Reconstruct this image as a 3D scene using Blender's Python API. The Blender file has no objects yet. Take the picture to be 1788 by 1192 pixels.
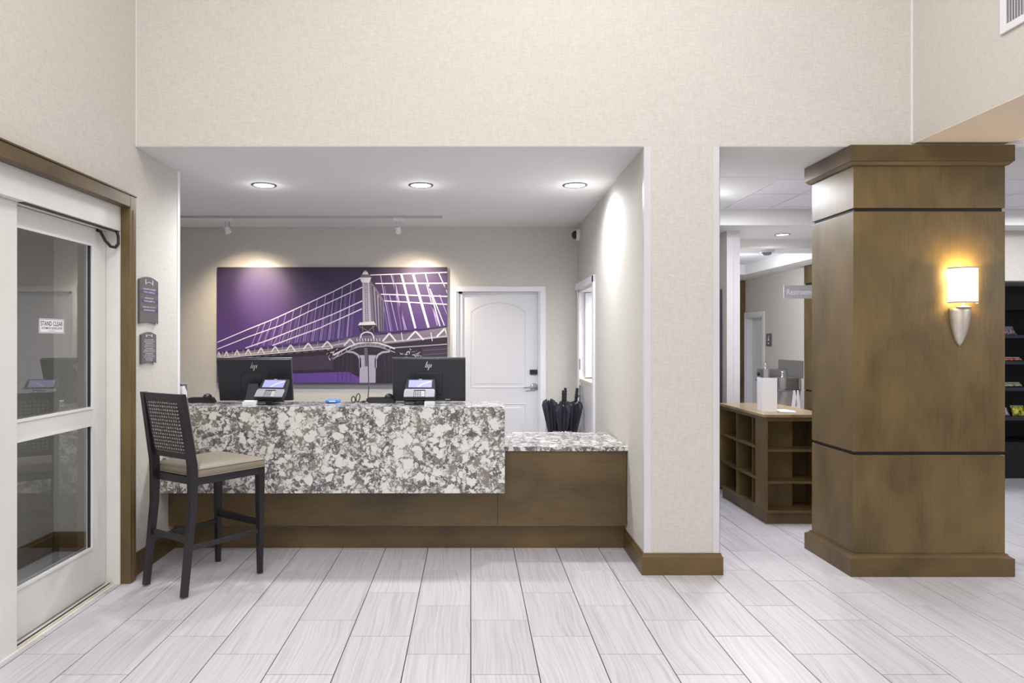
import bpy, bmesh, math, random
from mathutils import Matrix, Vector
random.seed(7)
PI = math.pi
C = bpy.context.scene.collection
F = 1227.0; CX = 822.0; CY = 594.0; EYE = 1.488       # focal length (px), vanishing point, eye height
def hh(py, Z): return EYE + (CY - py) * Z / F          # height of a pixel row at distance Z
def xx(px, Z): return (px - CX) * Z / F                # sideways position of a pixel column at distance Z

# ------------------------------------------------------------------ camera, world, exposure, big lights
cam_d = bpy.data.cameras.new('camera'); cam = bpy.data.objects.new('camera', cam_d); C.objects.link(cam)
cam.location = (0, 0, EYE); cam.rotation_euler = (PI/2, 0, 0)
cam_d.sensor_width = 36; cam_d.lens = F/1788*36
cam_d.shift_x = 72/1788; cam_d.shift_y = -2/1788
bpy.context.scene.camera = cam
vs = bpy.context.scene.view_settings
vs.view_transform = 'Standard'; vs.look = 'None'; vs.gamma = 1; vs.exposure = 0.0; vs.use_curve_mapping = False
w = bpy.data.worlds.new('world'); bpy.context.scene.world = w; w.use_nodes = True
w.node_tree.nodes['Background'].inputs[0].default_value = (0.9, 0.93, 1, 1)
w.node_tree.nodes['Background'].inputs[1].default_value = 0.5

def area(name, loc, size, power, col=(1, 1, 1), rot=(0, 0, 0), sy=None):
    d = bpy.data.lights.new(name, 'AREA'); d.size = size; d.energy = power; d.color = col
    if sy: d.shape = 'RECTANGLE'; d.size_y = sy
    o = bpy.data.objects.new(name, d); C.objects.link(o); o.location = loc; o.rotation_euler = rot; return o
def spot(name, loc, power, angle, blend=.5, col=(1, 1, 1), target=None, radius=.05):
    d = bpy.data.lights.new(name, 'SPOT'); d.energy = power; d.spot_size = math.radians(angle); d.spot_blend = blend
    d.color = col; d.shadow_soft_size = radius
    o = bpy.data.objects.new(name, d); C.objects.link(o); o.location = loc
    if target is not None:
        o.rotation_euler = (Vector(target)-Vector(loc)).to_track_quat('-Z', 'Y').to_euler()
    return o
def point(name, loc, power, col=(1, 1, 1), radius=.05):
    d = bpy.data.lights.new(name, 'POINT'); d.energy = power; d.color = col; d.shadow_soft_size = radius
    o = bpy.data.objects.new(name, d); C.objects.link(o); o.location = loc; return o

COOL = (0.955, 0.965, 1.0); NEUT = (1.0, 0.99, 0.985)
area('lobby_light', (-0.4, 0.3, 5.1), 2.6, 132, NEUT, sy=2.6)
area('lobby_light', (0.8, 2.6, 5.1), 1.6, 62, NEUT, sy=1.6)
area('lobby_light', (-1.2, 1.4, 4.9), .5, 20, (1, .80, .55), sy=.5)  # unseen warm lamp added to tint the upper left wall beige
area('rear_fill_light', (0.3, -3.6, 2.2), 4.5, 84, COOL, rot=(-PI/2, 0, PI), sy=3.0)  # added soft fill from behind the camera, the rear wall has no window
area('lounge_light', (5.6, 2.6, 2.68), 1.6, 46, NEUT, sy=1.6)
point('soffit_fill_light', (4.6, 2.6, 1.9), 22, (1, .95, .88), .15)  # unseen point light added out of frame to brighten the cream soffit
area('market_light', (5.2, 6.0, 2.66), .9, 24, COOL, sy=.4)
area('side_room_light', (1.65, 6.6, 2.66), .5, 34, COOL, sy=1.0)
area('vestibule_fill_light', (-2.62, 2.5, 2.66), .5, 17, COOL, sy=1.2)  # unseen fill added to lift the dark vestibule behind the glass
DL = [(xx(461, 5.578), 5.578), (xx(735, 5.578), 5.578), (xx(1004, 5.578), 5.578)]
for x, y in DL:
    spot('downlight_lamp', (x, y, 2.69), 84, 174, .75, COOL, (x, y, 0), .09)
    point('downlight_glow', (x, y, 2.63), .9, COOL, .06)
spot('track_lamp', (-2.40, 6.97, 2.53), 95, 50, 1, (1, .82, .66), (-2.26, 7.60, 2.06), .02)
spot('track_lamp', (-0.70, 6.97, 2.53), 95, 50, 1, (1, .82, .66), (-0.50, 7.60, 2.06), .02)
spot('track_lamp', (-2.40, 6.97, 2.53), 70, 100, 1, (1, .82, .58), (-2.35, 7.60, 1.7), .02)
spot('track_lamp', (-0.70, 6.97, 2.53), 50, 100, 1, (1, .82, .62), (-0.6, 7.60, 1.7), .02)
spot('corridor_lamp', (3.18, 7.17, 2.54), 80, 165, .6, COOL, (3.18, 7.17, 0), .06)
point('corridor_lamp', (3.2, 8.9, 2.20), 34, COOL, .12)
area('passage_light', (2.2, 5.75, 2.69), .6, 40, COOL, sy=.5)

# ------------------------------------------------------------------ materials
def lin(c):
    r = []
    for v in c[:3]:
        v /= 255.0
        r.append(v/12.92 if v <= .04045 else ((v+.055)/1.055)**2.4)
    return (r[0], r[1], r[2], 1)
class NT:
    def __init__(s, name):
        s.m = bpy.data.materials.new(name); s.m.use_nodes = True
        s.t = s.m.node_tree; s.b = s.t.nodes['Principled BSDF']; s.out = s.t.nodes['Material Output']
        s.tc = None
    def n(s, typ, ins=None, **kw):
        x = s.t.nodes.new(typ)
        for k, v in kw.items(): setattr(x, k, v)
        for k, v in (ins or {}).items():
            if isinstance(v, bpy.types.NodeSocket): s.t.links.new(v, x.inputs[k])
            else: x.inputs[k].default_value = v
        return x
    def l(s, a, b): s.t.links.new(a, b)
    def obj(s):
        if not s.tc: s.tc = s.n('ShaderNodeTexCoord')
        return s.tc.outputs['Object']
    def map(s, scale, src=None, loc=(0, 0, 0)):
        return s.n('ShaderNodeMapping', {'Vector': src or s.obj(), 'Scale': scale, 'Location': loc}).outputs[0]
    def noise(s, vec, scale, detail=3, rough=.55, dist=0):
        return s.n('ShaderNodeTexNoise', {'Vector': vec, 'Scale': scale, 'Detail': detail, 'Roughness': rough, 'Distortion': dist}).outputs[0]
    def ramp(s, fac, stops):
        r = s.n('ShaderNodeValToRGB', {'Fac': fac}); e = r.color_ramp.elements
        while len(e) < len(stops): e.new(.5)
        for i, (p, c) in enumerate(stops):
            e[i].position = p; e[i].color = c if len(c) == 4 else lin(c)
        return r.outputs[0]
    def mix(s, f, a, b, mode='MIX'):
        x = s.n('ShaderNodeMix', data_type='RGBA', blend_type=mode)
        for k, v in ((0, f), (6, a), (7, b)):
            if isinstance(v, bpy.types.NodeSocket): s.l(v, x.inputs[k])
            else: x.inputs[k].default_value = v
        return x.outputs[2]
    def math(s, op, a, b=0.0, clamp=False):
        x = s.n('ShaderNodeMath', operation=op, use_clamp=clamp)
        for k, v in ((0, a), (1, b)):
            if isinstance(v, bpy.types.NodeSocket): s.l(v, x.inputs[k])
            else: x.inputs[k].default_value = v
        return x.outputs[0]
    def bump(s, h, strength=.3, dist=.001):
        x = s.n('ShaderNodeBump', {'Height': h, 'Strength': strength, 'Distance': dist}); s.l(x.outputs[0], s.b.inputs['Normal'])
    def set(s, **kw):
        for k, v in kw.items(): s.b.inputs[k.replace('_', ' ')].default_value = v
def plain(name, c, rough=.5, metal=0, grain=.03, gscale=40, spec=.5):
    t = NT(name); base = lin(c)
    f = t.noise(t.obj(), gscale, 2)
    dk = tuple(v*(1-2*grain) for v in base[:3])+(1,); lt = tuple(min(1, v*(1+2*grain)) for v in base[:3])+(1,)
    t.l(t.ramp(f, [(.3, dk), (.7, lt)]), t.b.inputs['Base Color'])
    t.set(Roughness=rough, Metallic=metal); t.b.inputs['Specular IOR Level'].default_value = spec
    return t.m
def wallpaper(name, c):
    t = NT(name); b = lin(c)
    h = t.noise(t.map((26, 26, 300)), 1, 4, .6); v = t.noise(t.map((300, 300, 22)), 1, 4, .6)
    f = t.math('ADD', t.math('MULTIPLY', h, .6), t.math('MULTIPLY', v, .4))
    col = t.ramp(f, [(.36, tuple(x*.88 for x in b[:3])+(1,)), (.64, tuple(min(1, x*1.10) for x in b[:3])+(1,))])
    t.l(col, t.b.inputs['Base Color']); t.set(Roughness=.72); t.bump(f, .25, .0012); t.b.inputs['Specular IOR Level'].default_value = .3
    return t.m
def wood(name, c, axis='z', rough=.42):
    t = NT(name); b = lin(c)
    s = {'z': (90, 90, 6), 'x': (6, 90, 90), 'y': (90, 6, 90)}[axis]
    g = t.noise(t.map(s), 1, 5, .6)
    s2 = {'z': (3.2, 3.2, 1.7), 'x': (1.7, 3.2, 3.2), 'y': (3.2, 1.7, 3.2)}[axis]
    bl = t.noise(t.map(s2), 1, 3, .55, .4)
    f = t.math('ADD', t.math('MULTIPLY', g, .22), t.math('MULTIPLY', bl, .78))
    col = t.ramp(f, [(.34, tuple(x*y for x, y in zip(b[:3], (.62, .60, .56)))+(1,)), (.5, b), (.68, tuple(min(1, x*y) for x, y in zip(b[:3], (1.38, 1.34, 1.24)))+(1,))])
    t.l(col, t.b.inputs['Base Color']); t.set(Roughness=rough); t.bump(g, .08, .0006)
    return t.m
def quartz():
    t = NT('quartz')
    o = t.obj()
    def off(vec, scale, amt, detail):
        c = t.n('ShaderNodeTexNoise', {'Vector': o, 'Scale': scale, 'Detail': detail, 'Roughness': .62}).outputs['Color']
        c = t.n('ShaderNodeVectorMath', {0: c, 1: (.5, .5, .5)}, operation='SUBTRACT').outputs[0]
        c = t.n('ShaderNodeVectorMath', {0: c, 'Scale': amt}, operation='SCALE').outputs[0]
        return t.n('ShaderNodeVectorMath', {0: vec, 1: c}, operation='ADD').outputs[0]
    p = off(o, 9.0, .13, 3.0); p = off(p, 42.0, .040, 4.0)
    def edge(scale, lo, hi, a=0.0, b=1.0):
        v = t.n('ShaderNodeTexVoronoi', {'Vector': p, 'Scale': scale, 'Randomness': 1.0}, feature='DISTANCE_TO_EDGE').outputs[0]
        return t.n('ShaderNodeMapRange', {'Value': v, 'From Min': lo, 'From Max': hi, 'To Min': a, 'To Max': b}, interpolation_type='SMOOTHSTEP').outputs[0]
    def rng(v, lo, hi, a=0.0, b=1.0): return t.n('ShaderNodeMapRange', {'Value': v, 'From Min': lo, 'From Max': hi, 'To Min': a, 'To Max': b}, interpolation_type='SMOOTHSTEP').outputs[0]
    def cell(scale, vec=None, rnd=1.0):
        v = t.n('ShaderNodeTexVoronoi', {'Vector': vec or p, 'Scale': scale, 'Randomness': rnd})
        return v.outputs['Distance'], t.n('ShaderNodeSeparateColor', {'Color': v.outputs['Color']}).outputs
    dB, cB = cell(15.0); dM, cM = cell(30.0); dS, cS = cell(62.0)
    region = rng(t.noise(o, 4.2, 3, .6, .4), .36, .64)
    # pebbles: size and paleness vary from one to the next
    def peb(d, c, r0, r1):
        rad = t.math('ADD', r0, t.math('MULTIPLY', c[0], r1))
        return rng(t.math('SUBTRACT', rad, d), -.03, .08)
    B = t.math('MULTIPLY', peb(dB, cB, .10, .58), rng(cB[1], .15, .35))
    Mm = t.math('MULTIPLY', peb(dM, cM, .29, .36), rng(cM[1], .0, 1.0, .62, 1.0))
    S = t.math('MULTIPLY', peb(dS, cS, .34, .38), rng(cS[1], .0, 1.0, .35, .95))
    mot = rng(t.noise(p, 22, 5, .7), .42, .60)
    S = t.math('MULTIPLY', S, t.math('ADD', .22, t.math('MULTIPLY', mot, .78)))
    S = t.math('ADD', S, t.math('MULTIPLY', mot, .12))
    Mm = t.math('MULTIPLY', Mm, rng(t.noise(o, 9, 3, .6), .38, .54, .15, 1.0))
    B = t.math('MULTIPLY', B, edge(15, .0, .05, .5, 1.0)); Mm = t.math('MULTIPLY', Mm, edge(30, .0, .08, .5, 1.0))
    val = t.math('MAXIMUM', t.math('MAXIMUM', B, Mm), S)
    val = t.math('MULTIPLY', val, rng(t.noise(o, 110, 3, .6), .3, .55, .82, 1.0))
    col = t.ramp(val, [(0, (84, 83, 88)), (.18, (118, 116, 117)), (.38, (164, 161, 160)), (.62, (208, 206, 203)), (1, (228, 226, 222))])
    warm = t.math('MULTIPLY', rng(t.noise(o, 8, 3, .6, .5), .48, .60), rng(val, .0, .55, .9, 0.0))
    col = t.mix(warm, col, lin((138, 132, 120)))
    t.l(col, t.b.inputs['Base Color']); t.set(Roughness=.14)
    return t.m
def tile_mat(name):
    t = NT(name)
    oi = t.n('ShaderNodeObjectInfo').outputs['Random']
    off = t.n('ShaderNodeCombineXYZ', {0: t.math('MULTIPLY', oi, 37.0), 1: t.math('MULTIPLY', oi, 91.0), 2: t.math('MULTIPLY', oi, 53.0)}).outputs[0]
    v = t.n('ShaderNodeVectorMath', {0: t.obj(), 1: off}, operation='ADD').outputs[0]
    wob = t.n('ShaderNodeTexNoise', {'Vector': t.map((1.5, 1.5, 1), v), 'Scale': 1.0, 'Detail': 1.0}).outputs[0]
    xo = t.n('ShaderNodeCombineXYZ', {0: t.math('MULTIPLY', wob, .11)}).outputs[0]
    v2 = t.n('ShaderNodeVectorMath', {0: v, 1: xo}, operation='ADD').outputs[0]
    g = t.noise(t.map((95, 1.3, 1), v2), 1, 4, .62)
    col = t.ramp(g, [(.28, (176, 172, 177)), (.45, (196, 193, 199)), (.6, (204, 202, 208)), (.78, (212, 210, 216))])
    tone = t.n('ShaderNodeMapRange', {'Value': oi, 'To Min': .93, 'To Max': 1.03}).outputs[0]
    col = t.mix(1.0, col, t.n('ShaderNodeCombineColor', {0: tone, 1: tone, 2: tone}).outputs[0], 'MULTIPLY')
    t.l(col, t.b.inputs['Base Color']); t.set(Roughness=.42)
    return t.m
def weave(name):
    t = NT(name)
    a = t.n('ShaderNodeTexWave', {'Vector': t.map((1, 1, 1)), 'Scale': 15.0, 'Distortion': 2.0, 'Detail Scale': 6.0}, bands_direction='Z').outputs[0]
    b = t.n('ShaderNodeTexWave', {'Vector': t.map((1, 1, 1)), 'Scale': 14.0, 'Distortion': 2.0, 'Detail Scale': 6.0}, bands_direction='X').outputs[0]
    f = t.math('MULTIPLY', a, b)
    t.l(t.ramp(f, [(.18, (58, 54, 57)), (.45, (112, 106, 106)), (.8, (196, 190, 182))]), t.b.inputs['Base Color']); t.set(Roughness=.6); t.bump(f, .6, .004)
    return t.m
def emit(name, c, s):
    t = NT(name); t.b.inputs['Emission Color'].default_value = lin(c); t.b.inputs['Emission Strength'].default_value = s
    t.b.inputs['Base Color'].default_value = lin(c); return t.m
def glass(name, tint=(.93, .95, .95, 1)):
    t = NT(name); t.t.nodes.remove(t.b)
    tr = t.n('ShaderNodeBsdfTransparent', {'Color': tint}); gl = t.n('ShaderNodeBsdfGlossy', {'Color': (1, 1, 1, 1), 'Roughness': 0.0})
    fr = t.n('ShaderNodeFresnel', {'IOR': 1.52})
    bf = t.n('ShaderNodeNewGeometry').outputs['Backfacing']
    fac = t.math('MULTIPLY', t.math('MULTIPLY', fr.outputs[0], t.math('SUBTRACT', 1.0, bf)), 1.9, True)
    mx = t.n('ShaderNodeMixShader', {0: fac, 1: tr.outputs[0], 2: gl.outputs[0]})
    t.l(mx.outputs[0], t.out.inputs[0]); return t.m
def printed_sky():
    t = NT('print_sky'); s = t.n('ShaderNodeSeparateXYZ', {'Vector': t.obj()})
    z = t.n('ShaderNodeMapRange', {'Value': s.outputs[2], 'From Min': 0.0, 'From Max': 1.28}).outputs[0]
    nz = t.noise(t.map((1.6, 1, 2.4)), 1, 3, .5)
    f = t.math('ADD', z, t.math('MULTIPLY', t.math('SUBTRACT', nz, .5), .25))
    t.l(t.ramp(f, [(0, (78, 52, 120)), (.22, (86, 60, 130)), (.5, (74, 50, 110)), (.75, (58, 40, 86)), (1, (46, 34, 66))]), t.b.inputs['Base Color'])
    t.set(Roughness=.55); t.bump(t.noise(t.map((220, 1, 900)), 1, 2), .12, .0005)
    return t.m

M = {}
M['wp'] = wallpaper('linen_wallpaper', (207, 203, 196))
M['ceil'] = plain('ceiling_paint', (228, 228, 228), .8, 0, .005, 3)
M['cream'] = plain('cream_soffit_paint', (224, 212, 196), .8, 0, .005, 3)
M['ctile'] = plain('ceiling_tile', (234, 233, 242), .85, 0, .02, 120)
M['cgrid'] = plain('ceiling_grid', (176, 174, 182), .6)
M['woodz'] = wood('maple_upright', (103, 86, 53), 'z')
M['woodx'] = wood('maple_across', (94, 76, 46), 'x')
M['woody'] = wood('maple_along', (94, 76, 46), 'y')
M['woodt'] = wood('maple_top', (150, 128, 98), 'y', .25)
M['woodd'] = wood('maple_inside', (100, 81, 50), 'z', .45)
M['groove'] = plain('groove_black', (22, 21, 26), .6)
M['quartz'] = quartz()
M['tile'] = tile_mat('striated_tile')
M['grout'] = plain('grout', (60, 58, 62), .9, 0, .05, 60)
M['door'] = plain('door_white', (222, 222, 226), .45, 0, .006, 5)
M['trimw'] = plain('trim_white', (232, 231, 234), .4, 0, .006, 5)
M['alu'] = plain('white_aluminium', (226, 225, 221), .35, 0, .008, 6)
M['bead'] = plain('corner_guard', (212, 209, 214), .4, 0, .01, 8)
M['rubber'] = plain('black_rubber', (26, 26, 30), .5)
M['steel'] = plain('brushed_steel', (190, 190, 194), .28, 1)
M['nickel'] = plain('satin_nickel', (214, 208, 196), .48, 1, .03, 30)
M['chrome'] = plain('chrome', (225, 225, 228), .1, 1)
M['black'] = plain('black_plastic', (26, 26, 32), .38, 0, .04, 90)
M['monitor'] = plain('monitor_black', (34, 35, 44), .42, 0, .02, 90)
M['silver'] = plain('silver_plastic', (176, 178, 188), .35, .3)
M['grey'] = plain('grey_plastic', (134, 134, 142), .45)
M['white'] = plain('white_plastic', (228, 228, 230), .4)
M['rail'] = plain('track_grey', (186, 184, 192), .5)
M['paper'] = plain('white_paper', (236, 236, 240), .7, 0, .01)
M['key'] = plain('key_caps', (206, 206, 212), .5)
M['screen'] = emit('lit_screen', (146, 148, 196), .42)
M['screen2'] = emit('lit_screen_mark', (206, 206, 236), .5)
M['lens'] = emit('downlight_lens', (250, 252, 255), 9)
M['ring'] = plain('downlight_ring', (112, 106, 106), .4, .4)
M['chair'] = plain('espresso_wood', (33, 30, 36), .34, 0, .06, 50)
M['seat'] = plain('taupe_vinyl', (136, 127, 112), .5, 0, .03, 60)
M['weave'] = weave('woven_back')
M['glass'] = glass('clear_glass')
M['plaque'] = plain('plaque_grey', (104, 98, 98), .45)
M['plaqueb'] = plain('plaque_purple', (84, 76, 118), .45)
M['plaquet'] = plain('plaque_letters', (226, 224, 230), .5)
M['ink'] = plain('black_ink', (22, 22, 26), .6)
M['shade'] = emit('lit_shade', (255, 240, 214), 1.3)
M['shadetrim'] = plain('shade_trim', (196, 178, 160), .6)
M['umb'] = plain('umbrella_nylon', (44, 43, 56), .55, 0, .06, 40)
M['blue'] = plain('blue_pack', (70, 138, 214), .5)
M['shelfb'] = plain('shelf_black', (20, 20, 24), .5)
M['shelfl'] = plain('shelf_lip', (48, 50, 66), .4)
M['ledge'] = plain('ledge_cream', (220, 212, 190), .4)
M['signg'] = plain('sign_silver', (172, 172, 174), .35, .2, .02)
M['sky'] = printed_sky()
for k, c in {'p_line': (226, 212, 232), 'p_line2': (164, 146, 190), 'p_line3': (128, 104, 166), 'p_tower': (172, 166, 186), 'p_tower2': (108, 102, 122), 'p_tower3': (70, 62, 84),
             'p_dark': (40, 30, 48), 'p_dark2': (62, 48, 72), 'p_deck': (176, 170, 180), 'p_deck2': (118, 110, 126), 'p_truss': (222, 216, 220), 'p_water': (96, 62, 146), 'p_edge': (44, 34, 60)}.items():
    M[k] = plain('print_'+k, c, .55, 0, .02, 30)

# ------------------------------------------------------------------ mesh helpers
def wm(o):
    m = Matrix.Translation(o.location) @ o.rotation_euler.to_matrix().to_4x4()
    return wm(o.parent) @ m if o.parent else m
class MB:
    def __init__(s): s.bm = bmesh.new(); s.mats = []
    def _mi(s, m):
        if m is None: return 0
        if m not in s.mats: s.mats.append(m)
        return s.mats.index(m)
    def face(s, pts, m=None):
        f = s.bm.faces.new([s.bm.verts.new(p) for p in pts]); f.material_index = s._mi(m); return f
    def box(s, x0, x1, y0, y1, z0, z1, bev=0, m=None, seg=2):
        r = bmesh.ops.create_cube(s.bm, size=1)
        vs_ = r['verts']
        bmesh.ops.transform(s.bm, verts=vs_, matrix=Matrix.Translation(((x0+x1)/2, (y0+y1)/2, (z0+z1)/2)) @ Matrix.Diagonal((abs(x1-x0), abs(y1-y0), abs(z1-z0), 1)))
        fs = set(f for v in vs_ for f in v.link_faces)
        if bev:
            es = list(set(e for v in vs_ for e in v.link_edges))
            rr = bmesh.ops.bevel(s.bm, geom=es, offset=bev, segments=seg, affect='EDGES', profile=.5)
            fs = set(rr['faces']) | set(f for f in fs if f.is_valid)
        i = s._mi(m)
        for f in fs: f.material_index = i
        return s
    def prism(s, poly, fn, d0, d1, m=None):
        """poly: 2D points (a,b); fn(a,b,d)->3D; caps at d0 and d1"""
        i = s._mi(m); n = len(poly)
        A = [s.bm.verts.new(fn(a, b, d0)) for a, b in poly]; B = [s.bm.verts.new(fn(a, b, d1)) for a, b in poly]
        fs = [s.bm.faces.new(A), s.bm.faces.new(B[::-1])]
        for k in range(n): fs.append(s.bm.faces.new([A[k], B[k], B[(k+1) % n], A[(k+1) % n]]))
        for f in fs: f.material_index = i
        return s
    def loft(s, rings, cap=True, m=None, closed=True, smooth=True):
        i = s._mi(m); R = [[s.bm.verts.new(p) for p in r] for r in rings]; n = len(R[0])
        for a, b in zip(R, R[1:]):
            for k in range(n if closed else n-1):
                f = s.bm.faces.new([a[k], a[(k+1) % n], b[(k+1) % n], b[k]]); f.material_index = i; f.smooth = smooth
        if cap:
            for r in (R[0][::-1], R[-1]):
                f = s.bm.faces.new(r); f.material_index = i
        return s
    def lathe(s, prof, c=(0, 0, 0), seg=20, axis='z', m=None, cap=True, a0=0, a1=2*PI, smooth=True):
        rings = []
        full = abs(a1-a0-2*PI) < 1e-6; n = seg if full else seg+1
        for r, h in prof:
            ring = []
            for k in range(n):
                a = a0+(a1-a0)*k/seg; u, v = r*math.cos(a), r*math.sin(a)
                p = {'z': (u, v, h), 'y': (u, h, v), 'x': (h, u, v)}[axis]
                ring.append((p[0]+c[0], p[1]+c[1], p[2]+c[2]))
            rings.append(ring)
        return s.loft(rings, cap, m, full, smooth)
    def tube(s, pts, r, seg=8, m=None):
        pts = [Vector(p) for p in pts]; rings = []; up = None
        for k, p in enumerate(pts):
            t = (pts[min(k+1, len(pts)-1)]-pts[max(k-1, 0)]).normalized()
            if up is None: up = Vector((0, 0, 1)) if abs(t.z) < .9 else Vector((1, 0, 0))
            a = t.cross(up).normalized(); b = t.cross(a).normalized(); up = -b if b.dot(up) < 0 else b
            rr = r[k] if isinstance(r, (list, tuple)) else r
            rings.append([p+a*rr*math.cos(2*PI*j/seg)+b*rr*math.sin(2*PI*j/seg) for j in range(seg)])
        return s.loft(rings, True, m)
    def text(s, txt, w, h, fn, m=None):
        """flat lettering scaled to w x h about its centre, fn(u,v)->3D"""
        cu = bpy.data.curves.new('t', 'FONT'); cu.body = txt; cu.align_x = 'CENTER'; cu.offset = .010; cu.resolution_u = 3
        o = bpy.data.objects.new('t', cu); C.objects.link(o)
        dg = bpy.context.evaluated_depsgraph_get(); me = bpy.data.meshes.new_from_object(o.evaluated_get(dg))
        bpy.data.objects.remove(o); i = s._mi(m)
        xs = [v.co.x for v in me.vertices]; ys = [v.co.y for v in me.vertices]
        if not xs: return s
        cx, cy = (min(xs)+max(xs))/2, (min(ys)+max(ys))/2; sx, sy = w/(max(xs)-min(xs)), h/(max(ys)-min(ys))
        vv = [s.bm.verts.new(fn((v.co.x-cx)*sx, (v.co.y-cy)*sy)) for v in me.vertices]
        for p in me.polygons:
            try: f = s.bm.faces.new([vv[k] for k in p.vertices]); f.material_index = i
            except ValueError: pass
        bpy.data.meshes.remove(me); return s
    def build(s, name, mat=None, parent=None, local=False, origin=None, normals=True):
        if normals: bmesh.ops.recalc_face_normals(s.bm, faces=s.bm.faces)
        me = bpy.data.meshes.new(name)
        loc = None
        if parent is not None:
            if not local: s.bm.transform(wm(parent).inverted())
        elif origin == 'auto':
            co = [v.co for v in s.bm.verts]
            loc = Vector(((min(c.x for c in co)+max(c.x for c in co))/2, (min(c.y for c in co)+max(c.y for c in co))/2, min(c.z for c in co)))
            s.bm.transform(Matrix.Translation(-loc))
        s.bm.to_mesh(me); s.bm.free()
        if s.mats:
            for m in s.mats: me.materials.append(m)
        else: me.materials.append(mat)
        o = bpy.data.objects.new(name, me); C.objects.link(o)
        if loc is not None: o.location = loc
        if parent is not None: o.parent = parent
        return o
def empty(name, loc=(0, 0, 0), rz=0):
    o = bpy.data.objects.new(name, None); C.objects.link(o); o.location = loc; o.rotation_euler = (0, 0, rz); o.empty_display_size = .1; return o
def tag(o, label, cat, group=None):
    o['label'] = label; o['category'] = cat
    if group: o['group'] = group
    return o
def struct(o, label, cat=None):
    o['kind'] = 'structure'; o['label'] = label; o['category'] = cat or 'wall'; return o
def thing(name, loc, label, cat, group=None, rz=0): return tag(empty(name, loc, rz), label, cat, group)
def copy_tree(o, parent=None):
    c = o.copy(); C.objects.link(c); c.parent = parent
    for ch in list(o.children): copy_tree(ch, c)
    return c
def quad_block(pts, z0, z1):
    """vertical block over a plan polygon"""
    b = MB(); b.prism(pts, lambda a, c, d: (a, c, d), z0, z1); return b

# ------------------------------------------------------------------ the shell
Z0 = 4.472; CH = 2.72; ZB = 7.65; XL = -2.132
WP = M['wp']
# front wall above the openings and the pillar between them
b = MB(); b.box(XL, 2.81, Z0, Z0+.10, CH+.002, 5.3)
struct(b.build('wall_front', WP), 'tall pale linen wallpaper wall above the reception opening')
b = quad_block([(1.104, Z0), (1.582, Z0), (1.66, 5.3), (1.11, 5.3)], 0, CH+.002)
struct(b.build('wall_pillar', WP), 'wallpapered pillar between reception opening and passage')
# right wall of the reception room with the half door
b = MB()
def sx(y): return 1.104+(y-Z0)*(1.16-1.104)/(ZB-Z0)
def side(y0, y1, z0, z1): b.prism([(sx(y0), y0), (1.30, y0), (1.30, y1), (sx(y1), y1)], lambda a, c, d: (a, c, d), z0, z1)
D2a, D2b, D2H = 6.50, 7.46, 2.02
side(5.3, D2a, 0, CH); side(D2b, ZB, 0, CH); side(D2a, D2b, D2H, CH)
struct(b.build('wall_reception_right', WP), 'right wallpapered wall of reception area with half door')
# left wall
b = MB(); b.box(XL-.2, XL, -4, 2.0, 0, 5.3); b.box(XL-.2, XL, 2.0, 4.34, 2.33, 5.3)
b.prism([(XL-.10, 4.34), (XL, 4.34), (XL-.008, 5.16), (XL-.10, 5.16)], lambda a, c, d: (a, c, d), 0, CH+.002); b.box(XL-.2, XL, 4.34, Z0+.02, CH+.002, 5.3)
struct(b.build('wall_left', WP), 'left wallpapered lobby wall around the sliding entrance door')
b = MB(); b.box(-3.05, -2.95, .6, 5.07, 0, CH); b.box(-2.95, XL-.10, 4.97, 5.07, 0, CH); b.box(-2.95, XL-.2, .6, .7, 0, CH)
struct(b.build('wall_vestibule', WP), 'grey walls of entrance vestibule seen through the sliding door glass')
b = MB(); b.box(-3.8, -2.95, 5.07, 5.16, 0, CH); b.box(-2.95, XL-.10, 5.0701, 5.16, 0, CH); b.box(-3.8, -3.7, 5.16, ZB, 0, CH)
struct(b.build('wall_reception_left', WP), 'left wall of reception area behind the counter')
# back wall with door opening
D1a, D1b, D1H = -.156, .754, 2.018
b = MB(); b.box(-3.8, D1a, ZB, ZB+.14, 0, CH); b.box(D1b, 2.3, ZB, ZB+.14, 0, CH); b.box(D1a, D1b, ZB, ZB+.14, D1H, CH)
struct(b.build('wall_reception_back', WP), 'taupe wallpapered back wall carrying the purple bridge picture')
# side room beyond the half door
b = MB(); b.box(1.99, 2.04, 5.9, ZB, 0, CH); b.box(1.30, 1.99, 5.85, 5.9, 0, CH); b.box(1.30, 1.99, 7.57, 7.649, 0, CH)
struct(b.build('wall_side_room', M['trimw']), 'bright white room walls glimpsed beyond the half door')
# right bulkhead wall
b = MB(); b.box(2.81, 3.397, -4, Z0+.1, 2.742, 5.3)
struct(b.build('wall_right', WP), 'upper right wallpapered bulkhead wall with air vent')
b = MB(); b.box(2.81, 3.397, -4, Z0-.001, 2.736, 2.7418)
struct(b.build('ceiling_soffit', M['cream']), 'cream underside of the right bulkhead', 'ceiling')
# rest of lobby shell
b = MB(); b.box(XL-.2, 9, -4.2, -4, 0, 5.3); b.box(9, 9.1, -4, 14, 0, 5.3)
struct(b.build('wall_rear', WP), 'lobby walls behind the camera')
b = MB(); b.box(XL-.2, 3.4, -4, Z0+.1, 5.3, 5.4); b.box(3.397, 9, -4, Z0+.0, 2.745, 2.8)
struct(b.build('ceiling', M['ceil']), 'white lobby ceiling', 'ceiling')
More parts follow.
